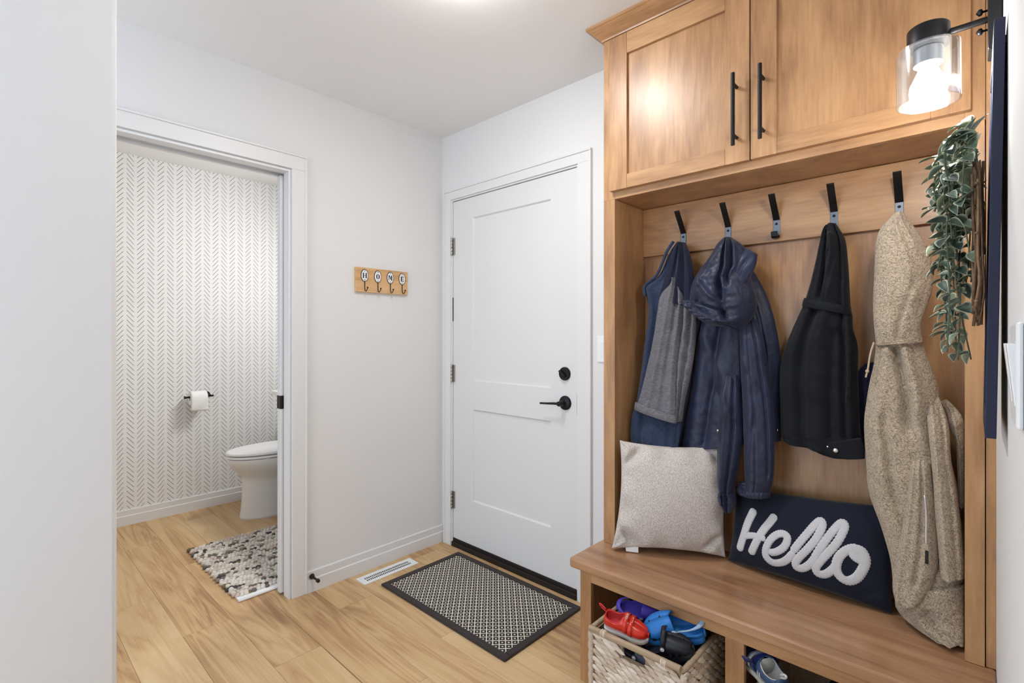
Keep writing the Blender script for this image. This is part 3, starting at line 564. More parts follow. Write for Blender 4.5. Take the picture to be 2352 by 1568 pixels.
# ---- bench
bb_ = thing('storage_bench', (1.85, -.22, 0), 'maple storage bench with polished seat and open shoe cubbies under the coats', 'bench')
MB().box(1.289, 2.407, -.454, -.0005, .403, .438).build('seat', 'maple_bench', bb_, .007, seg=3)
MB().box(1.324, 1.343, -.416, -.0005, 0, .4025).build('side_panel', 'maple_z', bb_)
MB().box(1.853, 1.872, -.416, -.0005, 0, .4025).build('divider', 'maple_z', bb_)
MB().box(1.343, 2.407, -.012, -.0005, 0, .4025).build('back_panel', 'maple_z', bb_)
MB().box(1.324, 1.370, -.435, -.416, 0, .4025).build('face_stile', 'maple_z', bb_, .0015)
MB().box(1.836, 1.889, -.435, -.416, 0, .365).build('face_stile', 'maple_z', bb_, .0015)
MB().box(2.360, 2.407, -.435, -.416, 0, .4025).build('face_stile', 'maple_z', bb_, .0015)
MB().box(1.370, 2.360, -.435, -.416, .365, .4025).build('face_rail', 'maple_x', bb_, .0015)

# ---- coat hooks on the rail
hl = ['leftmost black coat hook, holding the grey and navy sweater jacket', 'black coat hook holding the shiny navy hooded windbreaker',
      'empty black coat hook in the middle of the rail', 'black coat hook holding the black hooded softshell', 'rightmost black coat hook, holding the tan fleece']
for i, xh in enumerate((1.532, 1.703, 1.866, 2.036, 2.203)):
    hk = thing('coat_hook', (xh, -.031, 1.585), hl[i], 'coat hook', 'black coat hooks on the wooden rail')
    def strip(path, w=.0105, t=.0035):
        m = MB(); n = len(path); vs_ = []
        for k in range(n):
            a = Vector(path[max(k-1, 0)]); c = Vector(path[min(k+1, n-1)]); d = (c-a).normalized(); nn = Vector((-d[1], d[0]))*t/2
            y_, z_ = path[k]
            for sx2 in (-w, w):
                for s_ in (-1, 1): vs_.append((xh+sx2, y_+nn[0]*s_, z_+nn[1]*s_))
        fs = []
        for k in range(n-1):
            a = 4*k; b2 = 4*(k+1)
            fs += [(a, a+1, b2+1, b2), (a+2, b2+2, b2+3, a+3), (a, b2, b2+2, a+2), (a+1, a+3, b2+3, b2+1)]
        fs += [(0, 2, 3, 1), (4*n-4, 4*n-3, 4*n-1, 4*n-2)]
        return m.add(vs_, fs)
    strip([(-.033, 1.590), (-.033, 1.615), (-.033, 1.645)]).build('hook_plate', 'steel_hook', hk, .0008)
    strip([(-.033, 1.644), (-.050, 1.668), (-.074, 1.697), (-.092, 1.720), (-.0935, 1.7235)]).build('upper_prong', 'black_metal', hk, .0012)
    strip([(-.033, 1.592), (-.0345, 1.585), (-.040, 1.5815), (-.052, 1.5815), (-.0585, 1.585), (-.060, 1.592), (-.060, 1.602)]).build('lower_hook', 'black_metal', hk, .0012)
    MB().lathe([(.0042, 0), (.0042, -.001), (.002, -.0022), (.001, -.0018)], (xh, -.0348, 1.631), 1, 12).build('screw', 'black_metal', hk, smooth=True)

# ================================================================== BATHROOM
to = thing('toilet', (-1.28, -.45, 0), 'white ceramic toilet with closed lid against the herringbone wallpaper', 'toilet')
def egg(w, yf, yb, z, n=40, sq=2.6):
    yc = -.47; L = []
    for k in range(n):
        a = 2*math.pi*k/n; c, s_ = math.cos(a), math.sin(a)
        if c >= 0: x = w*s_; y = yc - (yc-yf)*c
        else: x = w*math.copysign(abs(s_)**(2/sq), s_); y = yc + (yb-yc)*abs(c)**(2/sq)
        L.append((-1.28+x, y, z))
    return L
st_ = [(0,.122,-.712,-.16),(.012,.124,-.714,-.16),(.05,.119,-.708,-.16),(.15,.114,-.700,-.16),(.235,.116,-.698,-.16),(.275,.125,-.705,-.155),(.31,.145,-.728,-.15),(.345,.167,-.758,-.15),(.375,.179,-.780,-.15),(.392,.182,-.788,-.15),(.410,.183,-.790,-.15),(.416,.180,-.787,-.15)]
sz = cat([(s_[1], s_[2], s_[3], s_[0]) for s_ in st_], 40)
m_ = MB().grid([egg(a, b2, c2, d2_) for a, b2, c2, d2_ in sz], True); nn = len(m_.v)
m_.add(egg(.180, -.787, -.15, .416), [tuple(range(40))]); m_.build('bowl', 'ceramic', to, smooth=True, angle=50)
def slab_egg(w, yf, yb, z0, z1, r=.006):
    m = MB(); rows = [egg(w-r, yf+r, yb-r, z0), egg(w, yf, yb, z0+r*.6), egg(w, yf, yb, z1-r), egg(w-r*.5, yf+r*.5, yb-r*.5, z1-r*.3), egg(w-r*2.2, yf+r*2.2, yb-r, z1)]
    m.grid(rows, True); m.add(rows[-1], [tuple(range(40))]); m.add(rows[0], [tuple(range(39, -1, -1))]); return m
slab_egg(.186, -.796, -.30, .419, .437).build('seat', 'white_plastic', to, smooth=True, angle=50)
slab_egg(.186, -.797, -.30, .4415, .462).build('lid', 'white_plastic', to, smooth=True, angle=50)
MB().box(-1.118, -1.108, -.60, -.585, .411, .419).build('seat_bumper', 'white_plastic', to)
MB().box(-1.49, -1.07, -.285, -.085, .40, .74).build('tank', 'ceramic', to, .02, seg=4)
MB().box(-1.50, -1.06, -.295, -.083, .741, .775).build('tank_lid', 'ceramic', to, .01, seg=3)

va = thing('vanity', (-.56, -.37, 0), 'white bathroom vanity with pale stone top, only its corner showing', 'vanity')
MB().box(-.950, -.14, -.575, -.085, .09, .856).build('vanity_cabinet', 'trim_paint', va, .002)
MB().box(-.930, -.14, -.535, -.085, .0, .09).build('toe_kick', 'trim_paint', va)
MB().box(-1.000, -.135, -.619, -.082, .857, .885).build('vanity_top', 'ceramic', va, .003)
MB().box(-.940, -.555, -.594, -.5755, .11, .84).build('vanity_door', 'trim_paint', va, .002)
MB().box(-.545, -.155, -.594, -.5755, .11, .84).build('vanity_door', 'trim_paint', va, .002)

tp = thing('toilet_paper_holder', (-1.715, -.80, .815), 'matte black toilet paper holder on the herringbone wallpaper', 'paper holder')
MB().lathe([(.024, 0), (.024, .006), (.010, .009), (.009, .070), (.009, .083), (.001, .084)], (-1.715, -.795, .817), 0, 20).build('wall_mount', 'black_metal', tp, smooth=True, angle=40)
MB().tube([(-1.64, -.950, .814), (-1.64, -.770, .814)], .0072, 12).build('bar', 'black_metal', tp, smooth=True, angle=40)
MB().lathe([(.011, 0), (.011, .006), (.001, .006)], (-1.64, -.952, .814), 1, 14).build('end_cap', 'black_metal', tp, smooth=True, angle=40)
rl = thing('toilet_roll', (-1.64, -.868, .812), 'white toilet paper roll with loose sheet on the black holder', 'toilet roll')
ring = MB(); sg = 36; pf = [(.016, -.050), (.047, -.050), (.048, -.048), (.048, .048), (.047, .050), (.016, .050), (.016, -.050)]
vs_ = [(-1.64+r*math.cos(2*math.pi*k/sg), -.868+h, .806+r*math.sin(2*math.pi*k/sg)) for (r, h) in pf for k in range(sg)]
ring.add(vs_, [(i*sg+k, i*sg+(k+1) % sg, (i+1)*sg+(k+1) % sg, (i+1)*sg+k) for i in range(len(pf)-1) for k in range(sg)])
ring.build('roll', 'paper', rl, smooth=True, angle=40)
random.seed(3); rows = []
for i in range(14):
    t = i/13
    if t < .35: a = R(100 - t/.35*100); base_ = (-1.64+.0495*math.cos(a), .806+.0495*math.sin(a))
    else: base_ = (-1.5905 - .012*(t-.35)**2*2, .806 - (t-.35)/.65*.088)
    rows.append([(base_[0] + .002*math.sin(9*t+5*j/8)*t, -.868-.0485+.097*j/8 - .006*t*(1-2*j/8), base_[1] + (.004*math.sin(j*1.7) if i == 13 else 0)) for j in range(9)])
so = MB().grid(rows).build('loose_sheet', 'paper', rl, smooth=True); md = so.modifiers.new('thick', 'SOLIDIFY'); md.thickness = .0008

# chunky wool rug
ru = thing('bath_rug', (-.54, -.72, 0), 'chunky pebble loop bath rug in cream, grey and brown', 'rug')
RX0, RX1, RY0, RY1 = -.945, -.140, -1.105, -.60
MB().box(RX0+.012, RX1, RY0+.012, RY1, .0005, .010).build('backing', 'paper', ru, .003)
MB().tube([(RX1-.004, RY0+.01, .008), (RX1-.004, RY1, .008)], .008, 8).build('hem', 'paper', ru, smooth=True)
random.seed(11); ico = bmesh.new(); bmesh.ops.create_icosphere(ico, subdivisions=2, radius=1); iv = [v_.co.copy() for v_ in ico.verts]; ifc = [tuple(v_.index for v_ in f_.verts) for f_ in ico.faces]; ico.free()
V = []; F = []; T = []
tones = [(srgb(222,216,206), 46), (srgb(203,196,186), 24), (srgb(206,190,180), 12), (srgb(150,140,124), 8), (srgb(112,106,102), 6), (srgb(78,74,76), 5), (srgb(124,108,84), 4)]
bag = [c for c, w_ in tones for _ in range(w_)]
px_, py_ = .0215, .0190; ni = int((RX1-RX0-.012)/px_); nj = int((RY1-RY0)/py_)
last = bag[0]
for i in range(ni):
    for j in range(nj):
        cx = RX0 + .010 + px_*i + random.uniform(-.004, .004); cy = RY0 + .008 + py_*(j + .5*(i % 2)) + random.uniform(-.003, .003)
        if cy > RY1: continue
        r = random.uniform(.0105, .0140); sx2, sy2, sz2 = r*random.uniform(.95, 1.2), r*random.uniform(.85, 1.05), r*random.uniform(.75, 1.0)
        rz = random.uniform(-.7, .7); cz = .010 + random.uniform(-.001, .004); n0 = len(V); c_, s_ = math.cos(rz), math.sin(rz)
        for v_ in iv:
            x, y, z = v_.x*sx2, v_.y*sy2, v_.z*sz2
            V.append((cx+x*c_-y*s_ - (-.54), cy+x*s_+y*c_ - (-.72), max(cz+z, .001)))
        F += [tuple(k+n0 for k in f_) for f_ in ifc]
        last = last if random.random() < .35 else random.choice(bag); T += [last]*len(iv)
me = bpy.data.meshes.new('pile'); me.from_pydata(V, [], F); me.update()
ca_ = me.color_attributes.new('tone', 'FLOAT_COLOR', 'POINT'); ca_.data.foreach_set('color', np.array([(*c, 1) for c in T], np.float32).ravel())
for p_ in me.polygons: p_.use_smooth = True
po = bpy.data.objects.new('pile', me); COL.objects.link(po); po.parent = ru; me.materials.append(MAT['rug_wool']); po['kind'] = 'stuff'

# ================================================================== MUDROOM FLOOR AND WALL THINGS
dm = thing('door_mat', (.63, -.30, 0), 'black and cream diamond lattice door mat in front of the white door', 'door mat')
MB().box(.240, 1.030, -.528, -.082, .0005, .0085).build('woven_field', 'mat_weave', dm)
mx0, mx1, my0, my1, bw = .208, 1.062, -.557, -.050, .034
MB().box(mx0, mx1, my0, my0+bw, .0005, .0115).build('border_strip', 'mat_border', dm, .004)
MB().box(mx0, mx1, my1-bw, my1, .0005, .0115).build('border_strip', 'mat_border', dm, .004)
MB().box(mx0, mx0+bw, my0+bw, my1-bw, .0005, .0112).build('border_strip', 'mat_border', dm, .004)
MB().box(mx1-bw, mx1, my0+bw, my1-bw, .0005, .0112).build('border_strip', 'mat_border', dm, .004)

fv = thing('floor_register', (.10, -.445, 0), 'white slotted metal floor vent by the baseboard', 'floor vent')
vx0, vx1, vy0, vy1 = .060, .146, -.610, -.282
MB().box(vx0, vx0+.022, vy0, vy1, .0003, .0045).box(vx1-.022, vx1, vy0, vy1, .0003, .0045).box(vx0+.022, vx1-.022, vy0, vy0+.030, .0003, .0045).box(vx0+.022, vx1-.022, vy1-.030, vy1, .0003, .0045).build('frame', 'white_plastic', fv, .001)
MB().box(vx0+.02, vx1-.02, vy0+.028, vy1-.028, .0002, .0006).build('duct_shade', 'dark_gap', fv)  # flat dark sheet painted in place of the shade below the slots
lm = MB(); nsl = 26
for i in range(nsl+1):
    yy = vy0+.030 + (vy1-vy0-.060)*i/nsl
    lm.add([(vx0+.022, yy-.0036, .0040), (vx1-.022, yy-.0036, .0040), (vx1-.022, yy+.0030, .0012), (vx0+.022, yy+.0030, .0012), (vx0+.022, yy-.0026, .0044), (vx1-.022, yy-.0026, .0044), (vx1-.022, yy+.0040, .0016), (vx0+.022, yy+.0040, .0016)],
           [(0,3,2,1),(4,5,6,7),(0,1,5,4),(1,2,6,5),(2,3,7,6),(3,0,4,7)])
lo_ = lm.build('louvre', 'white_plastic', fv); lo_['kind'] = 'stuff'
MB().box(.101, .105, vy0+.03, vy1-.03, .0008, .0045).build('spine', 'white_plastic', fv)

ds = thing('door_stop', (.016, -.818, .076), 'dark bronze baseboard door stop beside the bathroom casing', 'door stop')
MB().lathe([(.013, 0), (.013, .003), (.009, .012), (.0055, .022), (.0048, .052), (.0052, .056)], (.014, -.818, .076), 0, 18).build('stop_post', 'bronze', ds, smooth=True)
MB().lathe([(.0070, .054), (.0088, .058), (.0088, .068), (.0075, .071), (.001, .071)], (.014, -.818, .076), 0, 18).build('rubber_tip', 'brown_rubber', ds, smooth=True)

# HOME key rack
hm = thing('key_rack', (0, -.4235, 1.474), 'small pine key rack reading HOME with four hooks on the white wall', 'key rack')
MB().box(.0005, .0165, -.585, -.262, 1.474, 1.603).build('board', 'sign_pine', hm, .0015)
def poly_letter(ch, cy, cz):
    """stencil slab letters; u to the right of the reader (+y), w up"""
    h, w_, st2, sl = .0135, .0112, .0060, .0028; m = MB()
    def r(u0, u1, w0, w1): m.box(.0188, .0194, cy+u0, cy+u1, cz+w0, cz+w1)
    def q4(pts): m.prism([(cy+u, cz+v_) for u, v_ in pts], 0, .0188, .0194)
    if ch == 'H':
        for s_ in (-1, 1):
            a, b2 = (-w_, -w_+st2) if s_ < 0 else (w_-st2, w_)
            r(a, b2, -h+sl, h-sl); r(a-.0014, b2+.0014, h-sl, h); r(a-.0014, b2+.0014, -h, -h+sl)
        r(-w_+st2, -.0010, -.0013, .0013); r(.0010, w_-st2, -.0013, .0013)
    elif ch == 'O':
        for s_ in (-1, 1):
            outer = [(s_*(.0012 + .0095*math.cos(a)), h*math.sin(a)) for a in np.linspace(-math.pi/2, math.pi/2, 13)]
            inner = [(s_*(.0014 + .0026*math.cos(a)), h*.80*math.sin(a)) for a in np.linspace(math.pi/2, -math.pi/2, 13)]
            for k in range(12):
                q4([outer[k], outer[k+1], inner[11-k], inner[12-k]])
    elif ch == 'M':
        r(-w_, -w_+.0026, -h+sl, h-sl); r(w_-st2, w_, -h+sl, h-sl); r(-w_-.0012, -w_+.003, -h, -h+sl); r(w_-st2-.0012, w_+.0012, -h, -h+sl)
        r(-w_-.0012, -w_+.004, h-sl, h); r(w_-st2, w_+.0012, h-sl, h)
        q4([(-w_+.001, h), (-w_+.0066, h), (.0028, -h*.35), (-.0002, -h*.75)]); q4([(w_-st2, h), (w_-st2+.0012, h-.004), (.0022, -h*.55), (.0008, -h*.75)])
    else:
        r(-w_+.002, -w_+.002+.0066, -h+sl, h-sl); r(-w_+.0006, -w_+.0084, h-sl, h); r(-w_+.0006, -w_+.0084, -h, -h+sl)
        r(-w_+.0080, w_-.001, h-sl*1.3, h); r(-w_+.0080, w_-.001, -h, -h+sl*1.3); r(-w_+.0080, w_-.004, -.0012, .0012)
        r(w_-.0026, w_-.001, h-.0065, h); r(w_-.0026, w_-.001, -h, -h+.0065); r(w_-.0052, w_-.0038, -.0035, .0035)
    return m
for ch, cy in zip('HOME', (-.535, -.456, -.378, -.301)):
    cz = 1.561
    m = MB(); n = 36
    for (a, b2, x0, x1) in ((.0225, .0335, .0165, .0180),):
        vs_ = [(x, cy+a*math.cos(2*math.pi*k/n), cz+b2*math.sin(2*math.pi*k/n)) for x in (x0, x1) for k in range(n)]
        m.add(vs_, [tuple(range(n-1, -1, -1)), tuple(range(n, 2*n))] + [(k, (k+1) % n, (k+1) % n+n, k+n) for k in range(n)])
    pl = m.build('oval_plate', 'black_ink', hm)
    m = MB(); vs_ = [(x, cy+.0192*math.cos(2*math.pi*k/n), cz+.0298*math.sin(2*math.pi*k/n)) for x in (.0179, .0188) for k in range(n)]
    m.add(vs_, [tuple(range(n-1, -1, -1)), tuple(range(n, 2*n))] + [(k, (k+1) % n, (k+1) % n+n, k+n) for k in range(n)])
    m.build('enamel_face', 'enamel', pl)
    poly_letter(ch, cy, cz).build('letter', 'black_ink', pl)
    for dz in (.0235, -.0235): MB().lathe([(.0026, 0), (.0026, .001), (.001, .0016)], (.0187, cy, cz+dz), 0, 10).build('rivet', 'black_ink', pl, smooth=True)
    MB().tube([tuple(q_) for q_ in cat([(.019, cy, cz-.033), (.019, cy, cz-.060), (.022, cy, cz-.077), (.031, cy, cz-.083), (.041, cy, cz-.077), (.047, cy, cz-.067)], 22)], .0022, 8).build('hook', 'bronze', hm, smooth=True)
    MB().lathe([(.001, -.0045), (.0035, -.003), (.0045, 0), (.0035, .003), (.001, .0045)], (.0475, cy, cz-.0655), 2, 12).build('hook_ball', 'bronze', hm, smooth=True)

# switch plates
def rocker_plate(name, label, wall_axis, face, a, b2, z0, z1, gangs, sgn):
    t = thing(name, (face, (a+b2)/2, z0) if wall_axis == 0 else ((a+b2)/2, face, z0), label, 'light switch')
    def bx(d0, d1, p0, p1, w0, w1):
        q0, q1 = sorted((face+d0*sgn, face+d1*sgn)); m = MB()
        return m.box(q0, q1, p0, p1, w0, w1) if wall_axis == 0 else m.box(p0, p1, q0, q1, w0, w1)
    bx(0, .006, a, b2, z0, z1).build('plate', 'white_plastic', t, .003)
    for g in range(gangs):
        c_ = a + (b2-a)*(g+.5)/gangs; zc = (z0+z1)/2; m = MB(); w_ = .0165
        if wall_axis == 0:
            f0 = face
            m.add([(f0+.004*sgn, c_-w_, zc-.033), (f0+.004*sgn, c_+w_, zc-.033), (f0+.004*sgn, c_+w_, zc+.033), (f0+.004*sgn, c_-w_, zc+.033),
                   (f0+.0065*sgn, c_-w_, zc-.033), (f0+.0065*sgn, c_+w_, zc-.033), (f0+.0125*sgn, c_+w_, zc+.033), (f0+.0125*sgn, c_-w_, zc+.033)],
                  [(0,1,2,3),(7,6,5,4),(0,4,5,1),(1,5,6,2),(2,6,7,3),(3,7,4,0)])
        else:
            m.add([(c_-w_, face+.004*sgn, zc-.033), (c_+w_, face+.004*sgn, zc-.033), (c_+w_, face+.004*sgn, zc+.033), (c_-w_, face+.004*sgn, zc+.033),
                   (c_-w_, face+.0065*sgn, zc-.033), (c_+w_, face+.0065*sgn, zc-.033), (c_+w_, face+.0115*sgn, zc+.033), (c_-w_, face+.0115*sgn, zc+.033)],
                  [(0,1,2,3),(7,6,5,4),(0,4,5,1),(1,5,6,2),(2,6,7,3),(3,7,4,0)])
        m.build('rocker', 'white_plastic', t, .001)
    return t
rocker_plate('light_switch', 'white double rocker switch on the right wall beside the navy sign', 0, 2.407, -1.190, -1.075, 1.146, 1.258, 2, -1)
rocker_plate('light_switch', 'white switch plate by the door, half hidden by the cabinet', 1, 0, 1.114, 1.185, 1.124, 1.243, 1, -1)

# ================================================================== GARMENTS
def wrinkle(S, T, seed, freq=3.0, octs=3, ridged=False):
    rs = np.random.RandomState(seed); out = np.zeros_like(S); amp = 1.0
    for o_ in range(octs):
        for k in range(3):
            a = rs.uniform(0, 2*np.pi); fx, fy = freq*np.cos(a), freq*np.sin(a)*1.4
            ph = rs.uniform(0, 6.28); warp = .6*np.sin(2.3*T*freq*.6 + rs.uniform(0, 6)) + .5*np.sin(1.7*S*freq*.7 + rs.uniform(0, 6))
            w_ = np.sin(2*np.pi*(fx*S + fy*T) + ph + warp*2.0)
            out += amp*((1-np.abs(w_))*2-1 if ridged else w_)/3
        freq *= 1.9; amp *= .5
    return out
def cloth(name, rows, mat, parent, depth=.03, back=.010, folds=(), wr=(0, 3, False), N=70, M=48, rnd=.5, seed=1, bottom=0.0):
    """a hanging piece of cloth with thickness: rows are (left xyz, right xyz) from top to bottom"""
    A = cat(rows, N); L, Rr = A[:, :3], A[:, 3:6]
    s = (1-np.cos(np.pi*np.arange(M+1)/M))/2; t = np.linspace(0, 1, N)
    S, T = np.meshgrid(s, t); P = L[:, None, :] + (Rr-L)[:, None, :]*S[..., None]
    pf = np.clip(1-(2*S-1)**2, 0, 1)**rnd; ew = np.clip(1-(2*S-1)**2, 0, 1)**.35
    dp = np.interp(T, [q_[0] for q_ in depth], [q_[1] for q_ in depth]) if isinstance(depth, (list, tuple)) else depth
    d = dp*pf
    for (s0, t0, s1, t1, w_, a_) in folds:
        u = np.clip((T-t0)/max(t1-t0, 1e-6), 0, 1); sc_ = s0 + (s1-s0)*u
        win = np.clip(np.minimum((T-t0)/.06+1, (t1-T)/.06+1), 0, 1)
        d = d + a_*np.exp(-((S-sc_)/w_)**2)*win*ew
    if wr[0]: d = d + wr[0]*wrinkle((P[..., 0]-P[..., 0].mean())/.28, (P[..., 2]-P[..., 2].mean())/.28, seed, wr[1], 3, wr[2])*ew
    F_ = P.copy(); F_[..., 1] -= d
    B_ = P.copy(); B_[..., 1] += back*pf
    m = MB(); n0 = M+1
    vs_ = [tuple(q_) for q_ in F_.reshape(-1, 3)]; nf = len(vs_); idx = {}
    for i in range(N):
        for j in range(n0):
            if j in (0, M): idx[i, j] = i*n0+j
            else: idx[i, j] = len(vs_); vs_.append(tuple(B_[i, j]))
    fs = [(i*n0+j, (i+1)*n0+j, (i+1)*n0+j+1, i*n0+j+1) for i in range(N-1) for j in range(M)]
    fs += [(idx[i, j], idx[i, j+1], idx[i+1, j+1], idx[i+1, j]) for i in range(N-1) for j in range(M)]
    for i in (0, N-1):
        for j in range(M):
            q_ = [i*n0+j, i*n0+j+1, idx[i, j+1], idx[i, j]]; u_ = []
            for k in q_:
                if k not in u_: u_.append(k)
            if len(u_) > 2: fs.append(tuple(u_))
    m.add(vs_, fs); return m.build(name, mat, parent, smooth=True)

# ---- grey and navy sweater jacket
sw = thing('sweater_jacket', (1.53, -.10, .80), 'grey heather sweater jacket with navy yoke, leftmost garment on the rail', 'jacket', 'coats hung on the hook rail')
cloth('back_panel', G['sw_lining'], 'heather_blue', sw, .022, .012, [(.25,.0,.2,1,.08,-.012),(.12,.3,.10,1,.05,.012),(.6,.0,.55,1,.12,.01)], (.004, 3, False), seed=2)
cloth('yoke', G['sw_yoke'], 'navy_knit', sw, [(0,.012),(1,.024)], .01, [(.35,0,.30,1,.06,-.012),(.52,0,.50,1,.05,.012),(.66,0,.70,1,.05,-.014),(.85,0,.9,1,.06,.008)], (.002, 3, False), seed=3)
cloth('front_panel', G['sw_front'], 'heather_grey', sw, .026, .01, [(.62,0,.30,1,.09,.012),(.80,.1,.62,1,.05,-.012),(.92,.3,.88,1,.06,.010),(.2,.3,.1,1,.08,-.006)], (.003, 2.5, False), seed=4)
cloth('hem_band', [(1.402,-.176,.986, 1.568,-.176,.950), (1.400,-.178,.972, 1.569,-.178,.935), (1.399,-.176,.958, 1.569,-.176,.922)], 'heather_grey', sw, .026, .008, N=10)
cloth('side_sleeve', G['sw_side'], 'heather_grey', sw, [(0,.0),(.2,.024),(1,.026)], .01, [(.5,0,.45,1,.12,.01),(.75,.2,.6,1,.07,-.012)], (.003, 3, False), seed=5)
cloth('tail', G['sw_tail'], 'heather_blue', sw, .022, .01, [(.30,0,.22,1,.06,-.016),(.55,0,.5,1,.10,.010),(.85,.1,.88,1,.05,-.012)], (.003, 2, False), seed=6)
cl_ = [(1.521,-.098,1.606),(1.497,-.107,1.566),(1.461,-.112,1.484),(1.413,-.122,1.440),(1.418,-.130,1.399)]
MB().tube([tuple(q_) for q_ in cat(cl_, 24)], .006, 8).build('collar_edge', 'heather_blue', sw, smooth=True)

# ---- shiny navy windbreaker
wb_ = thing('windbreaker', (1.74, -.10, .63), 'shiny navy nylon windbreaker with bunched hood and long hanging sleeves', 'jacket', 'coats hung on the hook rail')
cloth('body', G['wb_body'], 'navy_nylon', wb_, [(0,.015),(.3,.035),(1,.042)], .03, [(.12,.25,.07,1,.03,-.018),(.24,.3,.20,1,.09,.014),(.38,.35,.33,.95,.025,-.014),(.50,.3,.46,1,.10,.010),(.64,.2,.70,1,.020,-.026),(.80,.12,.90,1,.10,.018),(.20,.45,.50,.62,.06,.009),(.30,.60,.52,.74,.05,-.008),(.84,.2,.92,.95,.02,-.012)], (.0022, 2.4, True), seed=7, N=110, M=90)
cloth('hood', G['wb_hood'], 'navy_nylon', wb_, [(0,.012),(.25,.045),(.55,.075),(.85,.068),(1,.03)], .05, [(.45,.05,.60,.55,.035,-.022),(.56,.05,.66,.5,.03,.016),(.70,.08,.70,.45,.03,-.020),(.85,.1,.75,.4,.04,.014),(.15,.40,.55,.62,.05,.014),(.2,.62,.6,.72,.05,-.018),(.55,.5,.62,.8,.05,-.026),(.8,.5,.85,.95,.10,.012),(.35,.85,.45,1,.07,.012),(.30,.2,.2,.5,.06,.010)], (.0045, 2.2, True), seed=8, N=110, M=90)
cloth('hood_band', G['wb_band'], 'navy_nylon', wb_, .02, .03, [(.5,0,.4,1,.1,-.006)], (.004, 2, True), seed=9, N=40, M=30)
cloth('hood_cinch', [(1.606,-.205,1.372,1.640,-.205,1.366),(1.612,-.212,1.350,1.662,-.212,1.338),(1.640,-.218,1.325,1.70,-.220,1.315),(1.672,-.218,1.300,1.735,-.222,1.300),(1.71,-.214,1.288,1.76,-.216,1.292)], 'navy_nylon', wb_, .016, .04, [], (.006, 6, True), seed=10, N=60, M=36)
cloth('right_sleeve', G['wb_sleeve_r'], 'navy_nylon', wb_, [(0,.005),(.2,.032),(1,.034)], .02, [(.30,0,.35,1,.18,.010),(.70,.05,.85,.8,.04,-.010),(.12,.3,.6,.42,.06,.006),(.5,.55,.2,.72,.05,-.006),(.45,0,.5,1,.02,-.004)], (.0018, 2.4, True), seed=11, N=100, M=50)
cloth('right_cuff', [(1.796,-.140,.722,1.875,-.140,.730),(1.794,-.142,.712,1.876,-.142,.722),(1.797,-.140,.700,1.873,-.140,.711)], 'navy_nylon', wb_, .036, .018, [(s_,0,s_,1,.03,.004) for s_ in (.2,.35,.5,.65,.8)], N=14, M=50)
cloth('left_sleeve', G['wb_sleeve_l'], 'navy_nylon', wb_, [(0,.0),(.3,.034),(1,.036)], .02, [(.35,0,.3,1,.15,.010),(.72,.1,.62,1,.06,-.014),(.3,.25,.7,.4,.10,.006)], (.0022, 2.4, True), seed=12, N=90, M=50)
cloth('left_cuff', G['wb_cuff_l'], 'navy_nylon', wb_, .034, .02, [(.35,0,.45,1,.05,-.014),(.65,0,.6,1,.04,-.016),(.5,0,.5,1,.04,.01)], (.003, 4, True), seed=13, N=40, M=40)
cloth('inner_cuff', G['wb_cuff_b'], 'navy_nylon', wb_, .024, .02, [], (.004, 3, True), seed=14, N=30, M=30)
for (bx_, by_, bz_) in ((1.716, -.170, .915), (1.888, -.108, .930)):
    MB().lathe([(.0042, 0), (.0042, -.0015), (.001, -.003)], (bx_, by_, bz_), 1, 12).build('snap', 'chrome', wb_, smooth=True)

# ---- black softshell
bk = thing('softshell_jacket', (2.03, -.10, .86), 'black softshell jacket with narrow hood, fourth hook of the rail', 'jacket', 'coats hung on the hook rail')
cloth('hood', G['bk_hood'], 'softshell', bk, [(0,.012),(.3,.03),(1,.05)], .03, [(.12,.1,.10,1,.05,.012),(.28,.25,.36,.95,.05,-.020),(.52,.3,.55,.9,.12,.018),(.78,.05,.80,1,.035,-.020),(.92,.05,.93,1,.05,.010),(.45,.55,.30,.95,.06,-.012),(.62,.65,.45,.98,.05,-.010)], (.004, 2.4, False), seed=15, N=80)
cloth('body', G['bk_body'], 'softshell', bk, [(0,.045),(.2,.046),(1,.045)], .03, [(.32,.1,.34,1,.07,-.016),(.17,.1,.14,1,.08,.012),(.52,.1,.52,1,.12,.014),(.84,.05,.84,.75,.03,-.018),(.93,.1,.93,1,.05,.012),(.72,.3,.68,.85,.05,-.010)], (.0045, 1.8, False), seed=16, N=100, M=70)
n_ = cat(G['bk_body'], 100); 
def seam(parent, mat, pts, rad, name='seam'): return MB().tube([tuple(q_) for q_ in cat(pts, 24)], rad, 6).build(name, mat, parent, smooth=True)
cloth('collar_band', [(1.968,-.108,1.366,2.093,-.108,1.332),(1.964,-.110,1.352,2.095,-.110,1.318),(1.962,-.108,1.338,2.096,-.108,1.306)], 'softshell', bk, .050, .02, N=10, M=40)
cloth('hem_tab', G['bk_tab'], 'softshell', bk, .014, .02, [], N=24, M=30)
MB().lathe([(.0075, 0), (.0075, -.002), (.005, -.004), (.001, -.0045)], (2.062, -.158, .898), 1, 16).build('snap', 'chrome', bk, smooth=True)
MB().lathe([(.0030, 0), (.0030, -.0012), (.001, -.002)], (2.041, -.157, .906), 1, 12).build('rivet', 'chrome', bk, smooth=True)
zp = cat([(2.088,-.150,1.30),(2.092,-.150,1.22),(2.093,-.146,1.12),(2.089,-.146,1.04)], 60)
MB().tube([(q_[0]+.0012*math.sin(i*.9), q_[1], q_[2]) for i, q_ in enumerate(zp)], .0045, 6).build('zip_edge', 'softshell', bk, smooth=True)

